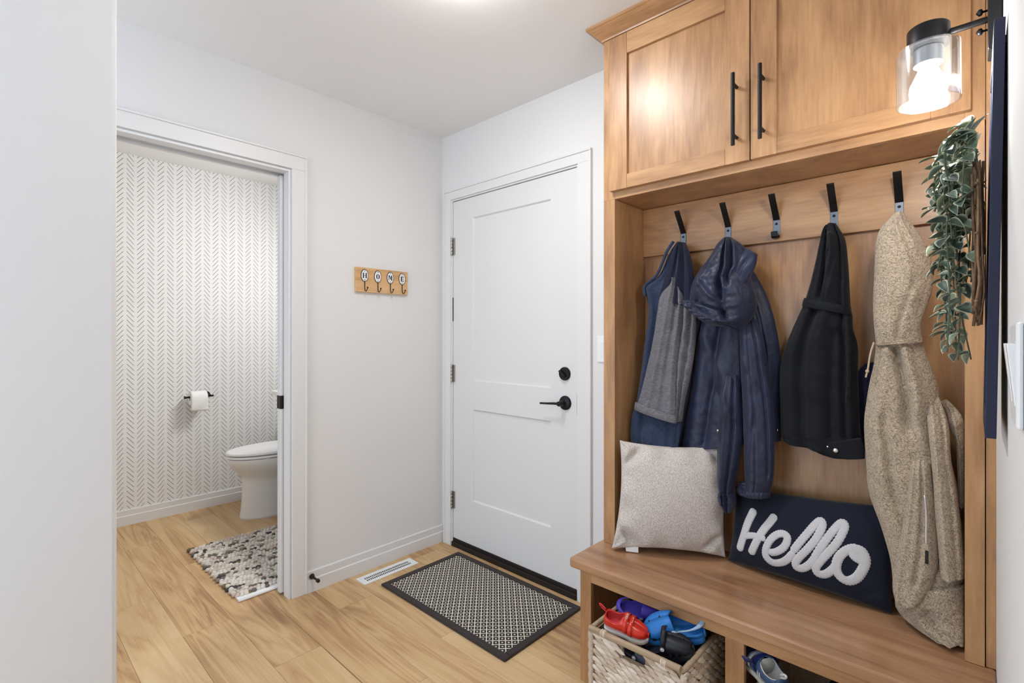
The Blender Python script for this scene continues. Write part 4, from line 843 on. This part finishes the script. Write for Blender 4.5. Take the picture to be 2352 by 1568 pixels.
# ---- tan fleece
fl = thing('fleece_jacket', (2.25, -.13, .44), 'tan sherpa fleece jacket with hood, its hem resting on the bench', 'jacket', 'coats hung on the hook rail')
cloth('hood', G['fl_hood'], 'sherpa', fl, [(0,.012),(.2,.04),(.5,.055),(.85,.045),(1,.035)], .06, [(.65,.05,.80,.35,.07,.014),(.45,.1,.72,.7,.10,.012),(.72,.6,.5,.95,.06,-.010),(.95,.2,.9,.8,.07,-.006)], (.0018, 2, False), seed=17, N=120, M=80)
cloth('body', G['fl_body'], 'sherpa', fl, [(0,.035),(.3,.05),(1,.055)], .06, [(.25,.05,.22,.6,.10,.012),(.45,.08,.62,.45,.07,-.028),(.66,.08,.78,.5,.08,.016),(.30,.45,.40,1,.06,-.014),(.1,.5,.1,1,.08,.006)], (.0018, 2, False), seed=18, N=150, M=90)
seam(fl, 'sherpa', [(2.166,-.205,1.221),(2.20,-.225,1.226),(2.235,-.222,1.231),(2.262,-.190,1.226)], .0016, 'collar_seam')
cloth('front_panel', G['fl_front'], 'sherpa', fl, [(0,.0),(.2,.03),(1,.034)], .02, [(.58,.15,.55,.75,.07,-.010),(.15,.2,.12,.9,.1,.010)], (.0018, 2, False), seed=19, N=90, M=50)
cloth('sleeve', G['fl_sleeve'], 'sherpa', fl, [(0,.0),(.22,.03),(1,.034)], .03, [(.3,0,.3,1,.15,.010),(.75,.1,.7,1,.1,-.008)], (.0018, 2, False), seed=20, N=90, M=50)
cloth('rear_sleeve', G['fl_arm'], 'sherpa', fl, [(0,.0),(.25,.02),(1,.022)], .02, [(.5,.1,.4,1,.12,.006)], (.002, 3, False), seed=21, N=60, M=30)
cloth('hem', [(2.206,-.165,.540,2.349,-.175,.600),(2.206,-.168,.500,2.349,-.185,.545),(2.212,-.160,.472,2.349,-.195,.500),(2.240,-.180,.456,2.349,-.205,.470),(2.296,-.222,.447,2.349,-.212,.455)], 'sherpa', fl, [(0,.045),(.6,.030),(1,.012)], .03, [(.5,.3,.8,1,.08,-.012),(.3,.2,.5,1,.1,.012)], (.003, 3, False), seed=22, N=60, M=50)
zz_ = cat([(2.274,-.246,.830),(2.277,-.246,.78),(2.277,-.247,.735),(2.277,-.248,.705)], 30)
zt = MB().tube([tuple(q_) for q_ in zz_], .0028, 6).build('pocket_zip', 'chrome', fl, smooth=True)
MB().box(2.2745, 2.2815, -.252, -.2475, .690, .706).build('zip_slider', 'chrome', zt, .001)
MB().box(2.2750, 2.2820, -.252, -.249, .655, .689).build('zip_pull', 'dark_rubber', zt, .001)
dc = MB().tube([tuple(q_) for q_ in cat([(2.160,-.190,1.225),(2.152,-.195,1.19),(2.147,-.197,1.15),(2.142,-.198,1.125)], 20)], .0024, 8).build('drawcord', 'cord_tan', fl, smooth=True)
MB().lathe([(.001, -.005), (.0042, -.003), (.0046, 0), (.0042, .003), (.001, .005)], (2.1455, -.198, 1.143), 2, 12).build('knot', 'cord_tan', dc, smooth=True)
nv = thing('navy_garment', (2.13, -.04, .83), 'navy garment mostly hidden behind the tan fleece', 'garment')
cloth('navy_panel', G['nv_hidden'], 'navy_lining', nv, .016, .014, [(.4,0,.3,1,.15,.006)], (.002, 3, False), seed=23, N=50, M=30)

# ================================================================== CUSHIONS
def pillow_h(u, v, T_, pw=.42):
    return T_*(max(0, 1-(2*u-1)**2)**pw)*(max(0, 1-(2*v-1)**2)**pw)
def pillow_mesh(O, U, Vv, Nn, Tf, Tb, n=44, sag=.04, crease=0.0, seed=1, flare=0.0):
    O, U, Vv, Nn = Vector(O), Vector(U), Vector(Vv), Vector(Nn); rs = random.Random(seed)
    ph = [rs.uniform(0, 6.28) for _ in range(12)]
    def pt(u, v, side):
        su, sv = math.sin(math.pi*v)**.8 if 0 < v < 1 else 0, math.sin(math.pi*u)**.8 if 0 < u < 1 else 0
        uu = .5 + (u-.5)*(1 - 2*sag*su); vv = .5 + (v-.5)*(1 - 2*sag*sv)
        h = pillow_h(u, v, Tf if side > 0 else Tb)
        e_ = min(u, 1-u, v, 1-v)
        cr_ = crease*math.exp(-(e_/.10)**2)*(math.sin(22*u+ph[0])*.5*(1 if min(v, 1-v) < min(u, 1-u) else 0) + math.sin(20*v+ph[1])*.5*(1 if min(u, 1-u) <= min(v, 1-v) else 0))*min(1, e_*25)
        for (cu, cv) in ((0,0),(1,0),(0,1),(1,1)):       # pinched corner ears
            du, dv = abs(u-cu), abs(v-cv); dd = (du+dv)
            cr_ -= crease*1.6*math.exp(-((dd-.24)/.05)**2)*math.exp(-((du-dv)/.16)**2)
        return O + U*uu + Vv*vv*(1+flare*uu) + Nn*(h*side + (cr_ if side > 0 else 0))
    tt_ = [(1-math.cos(math.pi*k/n))/2 for k in range(n+1)]; m = MB(); vs_ = []; idx = {}
    for i, u in enumerate(tt_):
        for j, v in enumerate(tt_):
            idx[i, j, 1] = len(vs_); vs_.append(pt(u, v, 1))
            if i in (0, n) or j in (0, n): idx[i, j, -1] = idx[i, j, 1]
            else: idx[i, j, -1] = len(vs_); vs_.append(pt(u, v, -1))
    fs = []
    for i in range(n):
        for j in range(n):
            for s_ in (1, -1): fs.append((idx[i,j,s_], idx[i+1,j,s_], idx[i+1,j+1,s_], idx[i,j+1,s_]))
    return m.add(vs_, fs), pt
cu = thing('square_cushion', (1.53, -.19, .44), 'square oatmeal woven cushion leaning in the left corner of the bench', 'cushion')
Oc = Vector((1.372, -.300, .446)); Uc = Vector((1.712, -.085, .446)) - Oc; Vc = Vector((1.383, -.262, .848)) - Oc; Nc = Uc.cross(Vc).normalized()
if Nc.y > 0: Nc = -Nc
mc, _ = pillow_mesh(Oc, Uc, Vc, Nc, .072, .060, 56, .045, .017, 3)
mc.build('cushion_cover', 'linen', cu, smooth=True)
tg = MB().add([tuple(Oc + Uc*.13 + Nc*.006 + Vector((0,0,-.004))), tuple(Oc + Uc*.24 + Nc*.010 + Vector((0,0,-.005))), tuple(Oc + Uc*.24 + Nc*.008 + Vector((0,0,.03))), tuple(Oc + Uc*.12 + Nc*.006 + Vector((0,0,.03)))], [(0,1,2,3)]).build('care_tag', 'paper', cu)
tg.modifiers.new('thick', 'SOLIDIFY').thickness = .001
he = thing('hello_cushion', (1.96, -.11, .44), 'navy lumbar cushion with white raised Hello lettering', 'cushion')
Oh = Vector((1.725, -.095, .443)); Uh = Vector((2.195, -.125, .443)) - Oh; Vh = Vector((1.735, -.050, .695)) - Oh; Vh = Vh + Vector((0,0,.005)); Nh = Uh.cross(Vh).normalized()
if Nh.y > 0: Nh = -Nh
mh, pth = pillow_mesh(Oh, Uh, Vh, Nh, .068, .030, 48, .022, .003, 5, .15)
mh.build('cushion_cover', 'navy_cotton', he, smooth=True)
# raised chenille letters that follow the front of the cushion
lt = MB(); UL, VL = Uh.length, Vh.length
def front(u, v):
    u = min(max(u, .01), .99); v = min(max(v/(1+.15*u), .01), .99); return pth(u, v, 1)
for key, pts in HELLO.items():
    P = cat([(a*UL, b2*VL) for a, b2 in pts], 18*len(pts)); n = len(P); hw = {'H1': .0140, 'H2': .0135, 'Hb': .0110, 'e': .0122, 'l1': .0121, 'l2': .0121, 'o': .0134}[key]
    rows = []
    for i in range(n):
        d = P[min(i+1, n-1)] - P[max(i-1, 0)]; d = d/ (np.linalg.norm(d)+1e-9); nr = np.array([-d[1], d[0]])
        e_ = min(i, n-1-i)/(n-1)*np.linalg.norm(np.diff(P, axis=0), axis=1).sum(); sc_ = math.sqrt(max(0.02, 1-(1-min(1, e_/hw))**2))
        wv = hw*sc_*(1+.06*math.sin(i*1.3))
        row = []
        for (a, hgt) in ((-1, -.001), (-.92, .0028), (-.5, .0040), (0, .0044), (.5, .0040), (.92, .0028), (1, -.001)):
            q_ = P[i] + nr*wv*a; row.append(front(q_[0]/UL, q_[1]/VL) + Nh*hgt*(.5+.5*sc_))
        rows.append(row)
    lt.grid(rows); 
lt.build('hello_lettering', 'chenille', he, smooth=True)

# ================================================================== SIGN WITH TWIG BASKET AND IVY ON THE RIGHT WALL
sg_ = thing('wall_sign', (2.392, -.71, 1.083), 'navy edged hanging sign board seen edge on at the right wall', 'wall sign')
def sbox(y0, y1, z0, z1, d0, d1):
    m = MB(); f_ = lambda z: 2.3812 + (z-1.083)/.654*.0104
    m.add([(f_(z)+d, y, z) for z in (z0, z1) for y in (y0, y1) for d in (d0, d1)], [(0,1,3,2),(4,6,7,5),(0,4,5,1),(2,3,7,6),(0,2,6,4),(1,5,7,3)]); return m
sbox(-.84, -.815, 1.083, 1.737, 0, .0132).build('frame_side', 'navy_board', sg_, .001)
sbox(-.605, -.58, 1.083, 1.737, 0, .0132).build('frame_side', 'navy_board', sg_, .001)
sbox(-.815, -.605, 1.083, 1.115, 0, .0132).build('frame_side', 'navy_board', sg_, .001)
sbox(-.815, -.605, 1.705, 1.737, 0, .0132).build('frame_side', 'navy_board', sg_, .001)
sbox(-.815, -.605, 1.115, 1.705, .003, .011).build('sign_face', 'board_face', sg_)
MB().box(2.4035, 2.407, -.83, -.82, 1.70, 1.712).build('hanger', 'bronze', sg_)
bs = thing('twig_basket', (2.37, -.72, 1.27), 'flat bundle of brown twigs fixed on the hanging sign behind the ivy', 'twig basket')
random.seed(8)
for k in range(44):
    yy = -.815 + .20*k/43 + random.uniform(-.004, .004); xx = 2.3745 + random.uniform(-.006, .004)
    pts = [(xx+random.uniform(-.003, .003), yy+random.uniform(-.008, .008), z) for z in np.linspace(1.275+random.uniform(-.015, .02), 1.52+random.uniform(-.05, .03), 6)]
    MB().tube([tuple(q_) for q_ in cat(pts, 12)], random.uniform(.0013, .0026), 6).build('twig', 'twig', bs, smooth=True)
for zb in (1.30, 1.41, 1.49):
    MB().tube([(2.372, -.825, zb), (2.368, -.77, zb+.004), (2.368, -.66, zb-.003), (2.372, -.60, zb)], .0020, 6).build('binding_twig', 'twig', bs, smooth=True)
iv_ = thing('hanging_ivy', (2.35, -.72, 1.55), 'variegated blue green ivy cascading from the sign over the cabinet edge', 'plant')
def leaf_mesh(name, L_, W_, fold, curl):
    me_v = []; fc = []; ed = []; nl = 7
    for i in range(nl):
        t = i/(nl-1); w_ = W_*math.sin(math.pi*min(1, t**.75))**.9*(1 if i not in (0, nl-1) else 0)
        for j, a in enumerate((-1, -.55, 0, .55, 1)):
            me_v.append((a*w_, t*L_, fold*abs(a)*w_ - curl*t*t*L_)); ed.append(1.0 if abs(a) == 1 or i in (0, nl-1) else (.35 if abs(a) > .5 else 0.0))
    for i in range(nl-1):
        for j in range(4): fc.append((i*5+j, i*5+j+1, (i+1)*5+j+1, (i+1)*5+j))
    me = bpy.data.meshes.new(name); me.from_pydata(me_v, [], fc); me.update()
    a_ = me.attributes.new('edge', 'FLOAT', 'POINT'); a_.data.foreach_set('value', ed)
    for p_ in me.polygons: p_.use_smooth = True
    me.materials.append(MAT['leaf']); return me
LM = [leaf_mesh('leaf', .030, .0100, .45, .25), leaf_mesh('leaf', .026, .0085, .6, .45), leaf_mesh('leaf', .036, .0120, .35, .15), leaf_mesh('leaf', .022, .0075, .5, .6)]
random.seed(21)
stems = []
BX = 2.374
for k in range(27):
    y0 = random.uniform(-.80, -.60); z0 = random.uniform(1.44, 1.60)
    out_ = random.uniform(.006, .052); drop = random.uniform(.06, .24)
    if k == 0: y0, z0, out_, drop = -.72, 1.47, .030, .27
    if k == 1: y0, z0, out_, drop = -.68, 1.45, .022, .25
    if k == 2: y0, z0, out_, drop = -.75, 1.52, .056, .16
    if k == 3: y0, z0, out_, drop = -.70, 1.44, .045, .20
    if k == 4: y0, z0, out_, drop = -.73, 1.54, .060, .07
    pts = [(BX, y0, z0), (BX-out_*.55, y0+random.uniform(-.02,.02), z0+.016), (BX-out_, y0+random.uniform(-.03,.03), z0-.02), (BX-out_*.95+random.uniform(-.008,.008), y0+random.uniform(-.03,.03), z0-drop*.55), (BX-out_*.8+random.uniform(-.012,.008), y0+random.uniform(-.03,.03), z0-drop)]
    stems.append(cat(pts, 40))
for k in range(4):          # sprigs at the top of the basket
    y0 = -.76+.04*k; pts = [(BX, y0, 1.52), (2.370-.005*k, y0, 1.575), (2.366-.008*k, y0+.01, 1.622-.014*k)]
    stems.append(cat(pts, 24))
for P in stems:
    MB().tube([tuple(q_) for q_ in P], .0013, 5).build('ivy_stem', 'stem', iv_, smooth=True)
    L_ = np.linalg.norm(np.diff(P, axis=0), axis=1).sum(); nl = max(4, int(L_/.0190)); side = 1
    for i in range(nl):
        f_ = (i+.6)/nl; q_ = P[min(len(P)-1, int(f_*(len(P)-1)))]; d_ = Vector(P[min(len(P)-1, int(f_*(len(P)-1))+1)] - P[max(0, int(f_*(len(P)-1))-1)]).normalized()
        for s_ in ((side, -side) if random.random() < .35 else (side,)):
            az = random.uniform(-1.25, 1.25)
            dirv = (Vector((-math.cos(az)*random.choice((1.0, .8, -.35)), s_*math.sin(abs(az)+.3)*.8, 0)) + d_*random.uniform(.1, .6) + Vector((0,0,random.uniform(-.35,.40)))).normalized()
            upv = (Vector((-.5, random.uniform(-.6,.3), 1.0)) - dirv*dirv.dot(Vector((-.5,0,1)))).normalized()
            xv = dirv.cross(upv).normalized(); upv = xv.cross(dirv).normalized()
            o = bpy.data.objects.new('leaf', random.choice(LM)); COL.objects.link(o); o.parent = iv_
            sc_ = random.uniform(.75, 1.15); M4 = Matrix((xv*sc_, dirv*sc_, upv*sc_)).transposed().to_4x4(); M4.translation = Vector(q_) - ROOT[iv_]
            o.matrix_local = M4
        side = -side

# ================================================================== BASKETS AND SHOES UNDER THE BENCH
def strand_mesh(name, L_, W_, T_):
    V_ = []; Fc = []; nl = 7; sg2 = 6
    for i in range(nl):
        t = i/(nl-1); w_ = math.sin(math.pi*t)**.7 if 0 < t < 1 else .05; tw = 1.1*(t-.5)
        for k in range(sg2):
            a = 2*math.pi*k/sg2; u, v_ = W_*w_*math.cos(a), T_*w_*math.sin(a)
            V_.append(((t-.5)*L_, v_*math.cos(tw)+u*math.sin(tw)*.35, u*math.cos(tw*.5)))
    Fc = [(i*sg2+k, i*sg2+(k+1) % sg2, (i+1)*sg2+(k+1) % sg2, (i+1)*sg2+k) for i in range(nl-1) for k in range(sg2)]
    me = bpy.data.meshes.new(name); me.from_pydata(V_, [], Fc); me.update()
    for p_ in me.polygons: p_.use_smooth = True
    me.materials.append(MAT['seagrass']); return me
SM = [strand_mesh('strand', .048, .0092, .0050), strand_mesh('strand', .044, .0086, .0055), strand_mesh('strand', .050, .0088, .0046)]
def basket(x0, x1, y0, y1, zt_, label, detail=True):
    bk_ = thing('shoe_basket', ((x0+x1)/2, (y0+y1)/2, 0), label, 'basket'); w_ = .010
    hx0, hx1, hz0, hz1 = x0+.118, x0+.194, zt_-.048, zt_-.006
    m = MB().box(x0+w_, hx0, y0+w_, y0+2*w_, .002, zt_-.004).box(hx1, x1-w_, y0+w_, y0+2*w_, .002, zt_-.004).box(hx0, hx1, y0+w_, y0+2*w_, .002, hz0)
    m.box(x0+w_, x0+2*w_, y0+2*w_, y1, .002, zt_-.004).box(x1-2*w_, x1-w_, y0+2*w_, y1, .002, zt_-.004).box(x0+2*w_, x1-2*w_, y1-w_, y1, .002, zt_-.004).box(x0+w_, x1-w_, y0+w_, y1, .002, .012)
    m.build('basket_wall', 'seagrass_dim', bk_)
    rm = MB().tube([tuple(q_) for q_ in cat([(x0+.008, y0+.012, zt_), (x0+.008, (y0+y1)/2, zt_+.002), (x0+.008, y1, zt_), ], 20)], .0075, 8).tube([(x0+.008, y1, zt_), (x1-.008, y1, zt_)], .0075, 8)
    rm.tube([tuple(q_) for q_ in cat([(x1-.008, y1, zt_), (x1-.008, (y0+y1)/2, zt_), (x1-.010, y0+.03, zt_-.004), (x1-.03, y0+.010, zt_-.010)], 24)], .0075, 8)
    rm.build('rim', 'seagrass_dim', bk_, smooth=True)
    hb = MB().tube([(x0+.002, y0+.004, zt_-.002), (x1-.014, y0+.004, zt_+.003)], .0098, 12).build('handle_bar', 'dowel', bk_, smooth=True, angle=40)
    for lx in (x0+.048, x1-.070):
        for k in range(4):
            MB().lathe([(.0102, -.0018), (.0118, -.0008), (.0118, .0008), (.0102, .0018)], (lx+.0042*k, y0+.004, zt_), 0, 14).build('lashing', 'seagrass', hb, smooth=True)
    for cx_ in (x0+.006, x1-.006):
        MB().tube([(cx_+.0015*math.sin(k*1.9), y0+.007+.0015*math.cos(k*1.9), .004+(zt_-.016)*k/30) for k in range(31)], .0095, 8).build('corner_braid', 'seagrass', bk_, smooth=True)
    random.seed(int(x0*1000))
    if not detail: return bk_
    def put(me, loc, rz, ry):
        o = bpy.data.objects.new('strand', me); COL.objects.link(o); o.parent = bk_
        o.location = Vector(loc) - ROOT[bk_]; o.rotation_euler = Euler((random.uniform(-.12,.12), ry, rz), 'XYZ'); s_ = random.uniform(.92, 1.1); o.scale = (s_, s_, s_)
    r_ = 0; z = zt_-.017
    while z > .020:
        xx = x0+.025 + (.016 if r_ % 2 else 0)
        while xx < x1-.016:
            if not (hx0-.012 < xx < hx1+.012 and hz0-.002 < z < hz1+.02): put(random.choice(SM), (xx, y0+.006+random.uniform(-.0015,.0015), z+random.uniform(-.0015,.0015)), 0, .24+random.uniform(-.07,.07))
            xx += .0315
        yy = y0+.020 + (.016 if r_ % 2 else 0)
        while yy < -.27:
            put(random.choice(SM), (x1-.005+random.uniform(-.0015,.0015), yy, z+random.uniform(-.0015,.0015)), R(90), .24+random.uniform(-.07,.07)); yy += .0315
        z -= .0132; r_ += 1
    return bk_
basket(1.462, 1.782, -.585, -.215, .308, 'woven seagrass basket of children shoes in the left cubby')
basket(1.905, 2.225, -.46, -.10, .235, 'lower woven basket in the right cubby under the toddler trainer')

def shell(stn, n=22, ns=36, close=True):
    """shoe upper as an open shell: stations (x, half width, height, opening angle in degrees, base z)"""
    A = cat(stn, ns); m = MB(); rows = []
    for (x, w_, h, ang, zb) in A:
        ang = R(min(180, max(60, ang))); row = []
        for k in range(n+1):
            p_ = -ang + 2*ang*k/n; s_ = math.sin(p_)
            row.append((x, w_*math.copysign(abs(s_)**.75, s_), zb + h*(1-math.cos(p_))/2))
        rows.append(row)
    m.grid(rows)
    m.add(rows[0], [tuple(range(n+1))]); m.add(rows[-1], [tuple(range(n, -1, -1))]); return m
def shell_obj(name, stn, mat, parent, th=.004, **k):
    o = shell(stn, **k).build(name, mat, parent, smooth=True, local=True, angle=60); md = o.modifiers.new('thick', 'SOLIDIFY'); md.thickness = th; md.offset = -1; return o
def sole(name, pts, z0, z1, mat, parent):
    P = cat(list(pts) + [pts[0]], 60)[:-1]; m = MB(); n = len(P); c_ = P.mean(axis=0)
    rows = [[(c_[0]+(p_[0]-c_[0])*s_, c_[1]+(p_[1]-c_[1])*s_, z) for p_ in P] for (s_, z) in ((.95, z0), (1, z0+.004), (1.01, (z0+z1)/2), (1, z1-.003), (.97, z1))]
    m.grid(rows, True); m.add(rows[0], [tuple(range(n-1, -1, -1))]); m.add(rows[-1], [tuple(range(n))]); return m.build(name, mat, parent, smooth=True, local=True, angle=50)
FOOT = [(0,0),(.006,-.022),(.035,-.029),(.075,-.028),(.115,-.034),(.145,-.024),(.152,0),(.145,.024),(.115,.034),(.075,.028),(.035,.029),(.006,.022)]
def clog(label, loc, rot, mat, strap_mat, strap_up=True, scale=1.0, name='clog'):
    t = thing(name, loc, label, 'shoe', 'shoes in the left basket', rot=rot); t.scale = (scale,)*3
    sole('sole', FOOT, 0, .018, mat, t)
    shell_obj('upper', [(.002,.020,.040,95,.010),(.020,.029,.042,88,.010),(.050,.030,.046,82,.010),(.070,.031,.054,105,.010),(.082,.033,.058,178,.010),(.105,.036,.053,180,.010),(.130,.034,.042,180,.010),(.148,.020,.028,180,.012),(.153,.006,.016,180,.014)], mat, t)
    for s_ in (-1, 1):
        for (hx, hz) in ((.092,.026),(.110,.025),(.127,.023)):
            w_ = float(np.interp(hx, [.08,.105,.13,.15], [.033,.036,.034,.02]))
            MB().lathe([(.0048, -.002), (.0048, .0012), (.001, .0012)], (hx, s_*(w_-.0012), hz), 1, 10).build('vent_hole_shade', 'dark_gap', t, local=True)  # dark discs carry the shade inside the holes as colour
    for (hx, hy) in ((.090,-.012),(.090,.012),(.104,0),(.118,-.013),(.118,.013),(.133,0)):
        hz = float(np.interp(hx, [.08,.105,.13,.15], [.068,.063,.052,.038])) - abs(hy)*.25
        MB().lathe([(.0042, -.003), (.0042, .0008), (.001, .0008)], (hx, hy, hz-.001), 2, 10).build('vent_hole_shade', 'dark_gap', t, local=True)
    arc = []
    for k in range(15):
        a = math.pi*k/14; 
        arc.append((.074 + (.012 if strap_up else -.075)*math.sin(a)**.6, .034*math.cos(a), .044 + (.042 if strap_up else .012)*math.sin(a)**.7))
    m = MB(); rows = []
    for q_ in arc: rows.append([(q_[0]-.007, q_[1], q_[2]), (q_[0]+.007, q_[1], q_[2]+.001)])
    so_ = m.grid(rows).build('heel_strap', strap_mat, t, smooth=True, local=True); md = so_.modifiers.new('thick', 'SOLIDIFY'); md.thickness = .004
    for s_ in (-1, 1): 
        b_ = MB().lathe([(.0085, 0), (.0085, s_*.0025), (.006, s_*.0035), (.001, s_*.0035)], (.074, s_*.0345, .044), 1, 16).build('strap_rivet', strap_mat, t, smooth=True, local=True)
        MB().lathe([(.0062, 0), (.0055, s_*.0006), (.001, s_*.0006)], (.074, s_*.038, .044), 1, 14).build('rivet_badge', 'white_rubber', b_, smooth=True, local=True)
    return t
def trainer(label, loc, rot, up, lining, straps, sole_mat, group=None, scale=1.0):
    t = thing('trainer', loc, label, 'shoe', group, rot=rot); t.scale = (scale,)*3
    sole('sole', FOOT, 0, .016, sole_mat, t)
    shell_obj('upper', [(.003,.018,.056,120,.012),(.014,.026,.058,112,.012),(.040,.028,.050,112,.012),(.058,.029,.054,128,.012),(.070,.030,.056,178,.012),(.092,.033,.047,180,.012),(.120,.033,.037,180,.012),(.142,.022,.028,180,.012),(.150,.008,.018,180,.014)], up, t, .0035)
    shell_obj('lining', [(.006,.014,.050,120,.016),(.016,.022,.052,112,.016),(.040,.024,.046,112,.016),(.056,.025,.050,128,.016),(.066,.026,.050,150,.016)], lining, t, .002)
    for (sx1, mat_) in straps:
        rows = []
        w_ = float(np.interp(sx1, [.07,.092,.12], [.0315,.0345,.0345])); h_ = float(np.interp(sx1, [.07,.092,.12], [.0575,.0485,.0385]))
        for k in range(17):
            a = R(-118) + R(236)*k/16; aa = math.pi - abs(a); aa = math.copysign(aa, a) if a != 0 else math.pi
            p_ = R(62) + (R(298)-R(62))*k/16; s_ = -math.sin(p_)
            q_ = (w_*math.copysign(abs(s_)**.75, s_), .012 + h_*(1-math.cos(p_))/2 + .0008)
            rows.append([(sx1-.007, q_[0]*1.02, q_[1]+.0014), (sx1+.007, q_[0]*1.02, q_[1]-.0012)])
        so_ = MB().grid(rows).build('strap', mat_, t, smooth=True, local=True); md = so_.modifiers.new('thick', 'SOLIDIFY'); md.thickness = .0022; md.offset = 1
    lp = MB().tube([tuple(q_) for q_ in cat([(.004,0,.060),(-.012,0,.072),(-.018,0,.082),(-.010,0,.080),(.004,0,.068)], 18)], .0028, 8).build('heel_loop', lining, t, smooth=True, local=True)
    MB().box(.145, .1535, -.016, .016, .004, .018).build('toe_bumper', sole_mat, t, .003, local=True)
    return t
tr_ = trainer('glossy red toddler trainer on the front rim of the left basket', (1.500, -.548, .315), (R(14), R(4), R(14)), 'red_gloss', 'red_lining', ((.078, 'red_gloss'), (.096, 'red_gloss')), 'white_rubber', 'shoes in the left basket', .92)
# small white lettering blocks on the two straps of the red trainer
for sx1, hz in ((.078, .0685), (.096, .0605)):
    m = MB()
    for k in range(4):
        y0 = -.012 + .0062*k
        m.box(sx1-.0035, sx1-.0022, y0, y0+.0042, hz-.001, hz+.0012).box(sx1+.0022, sx1+.0035, y0, y0+.0042, hz-.001, hz+.0012).box(sx1-.0022, sx1+.0022, y0, y0+.0012, hz-.001, hz+.0012)
        if k % 2: m.box(sx1-.0022, sx1+.0022, y0+.003, y0+.0042, hz-.001, hz+.0012)
    m.build('strap_print', 'white_rubber', tr_, local=True)
clog('black foam clog with round strap rivet at the front of the basket', (1.628, -.525, .262), (R(8), R(-17), R(16)), 'black_foam', 'black_foam', True, 1.0)
clog('bright blue foam clog lying behind the red trainer', (1.768, -.405, .325), (R(-16), R(10), R(205)), 'blue_foam', 'pale_blue', False, 1.18)
clog('glittery translucent purple sandal clog at the back of the basket', (1.486, -.425, .300), (R(38), R(-6), R(24)), 'purple_jelly', 'purple_jelly', False, .98)
clog('dark purple clog half buried at the right of the basket', (1.735, -.33, .250), (R(0), R(-10), R(250)), 'dark_purple', 'dark_purple', False, .9)
clog('grey clog with pink strap deep in the basket front right corner', (1.700, -.545, .190), (R(10), R(0), R(70)), 'grey_shoe', 'pink_strap', False, .95)
clog('grey blue shoe seen through the basket handle hole', (1.530, -.530, .215), (R(0), R(0), R(10)), 'grey_shoe', 'grey_shoe', False, .95)
t3 = trainer('blue and white toddler trainer with loose navy strap in the right cubby', (1.992, -.440, .262), (R(-8), R(-6), R(140)), 'steel_blue_shoe', 'white_rubber', ((.074, 'velcro'), (.094, 'shoe_mesh'), (.112, 'velcro')), 'white_rubber', None, 1.05)
rows = [(.074, .030, .050), (.070, .040, .062), (.064, .054, .074), (.060, .066, .084)]
so_ = MB().grid([[(a-.008, b_, c_), (a+.008, b_, c_+.002)] for a, b_, c_ in [tuple(q_) for q_ in cat(rows, 12)]]).build('loose_strap', 'velcro', t3, smooth=True, local=True); so_.modifiers.new('thick', 'SOLIDIFY').thickness = .0025
for k in (-1, 1):
    MB().tube([(.052+.004*k, .0305, .018), (.056+.004*k, .0300, .040)], .0012, 6).build('side_stripe', 'white_rubber', t3, local=True)
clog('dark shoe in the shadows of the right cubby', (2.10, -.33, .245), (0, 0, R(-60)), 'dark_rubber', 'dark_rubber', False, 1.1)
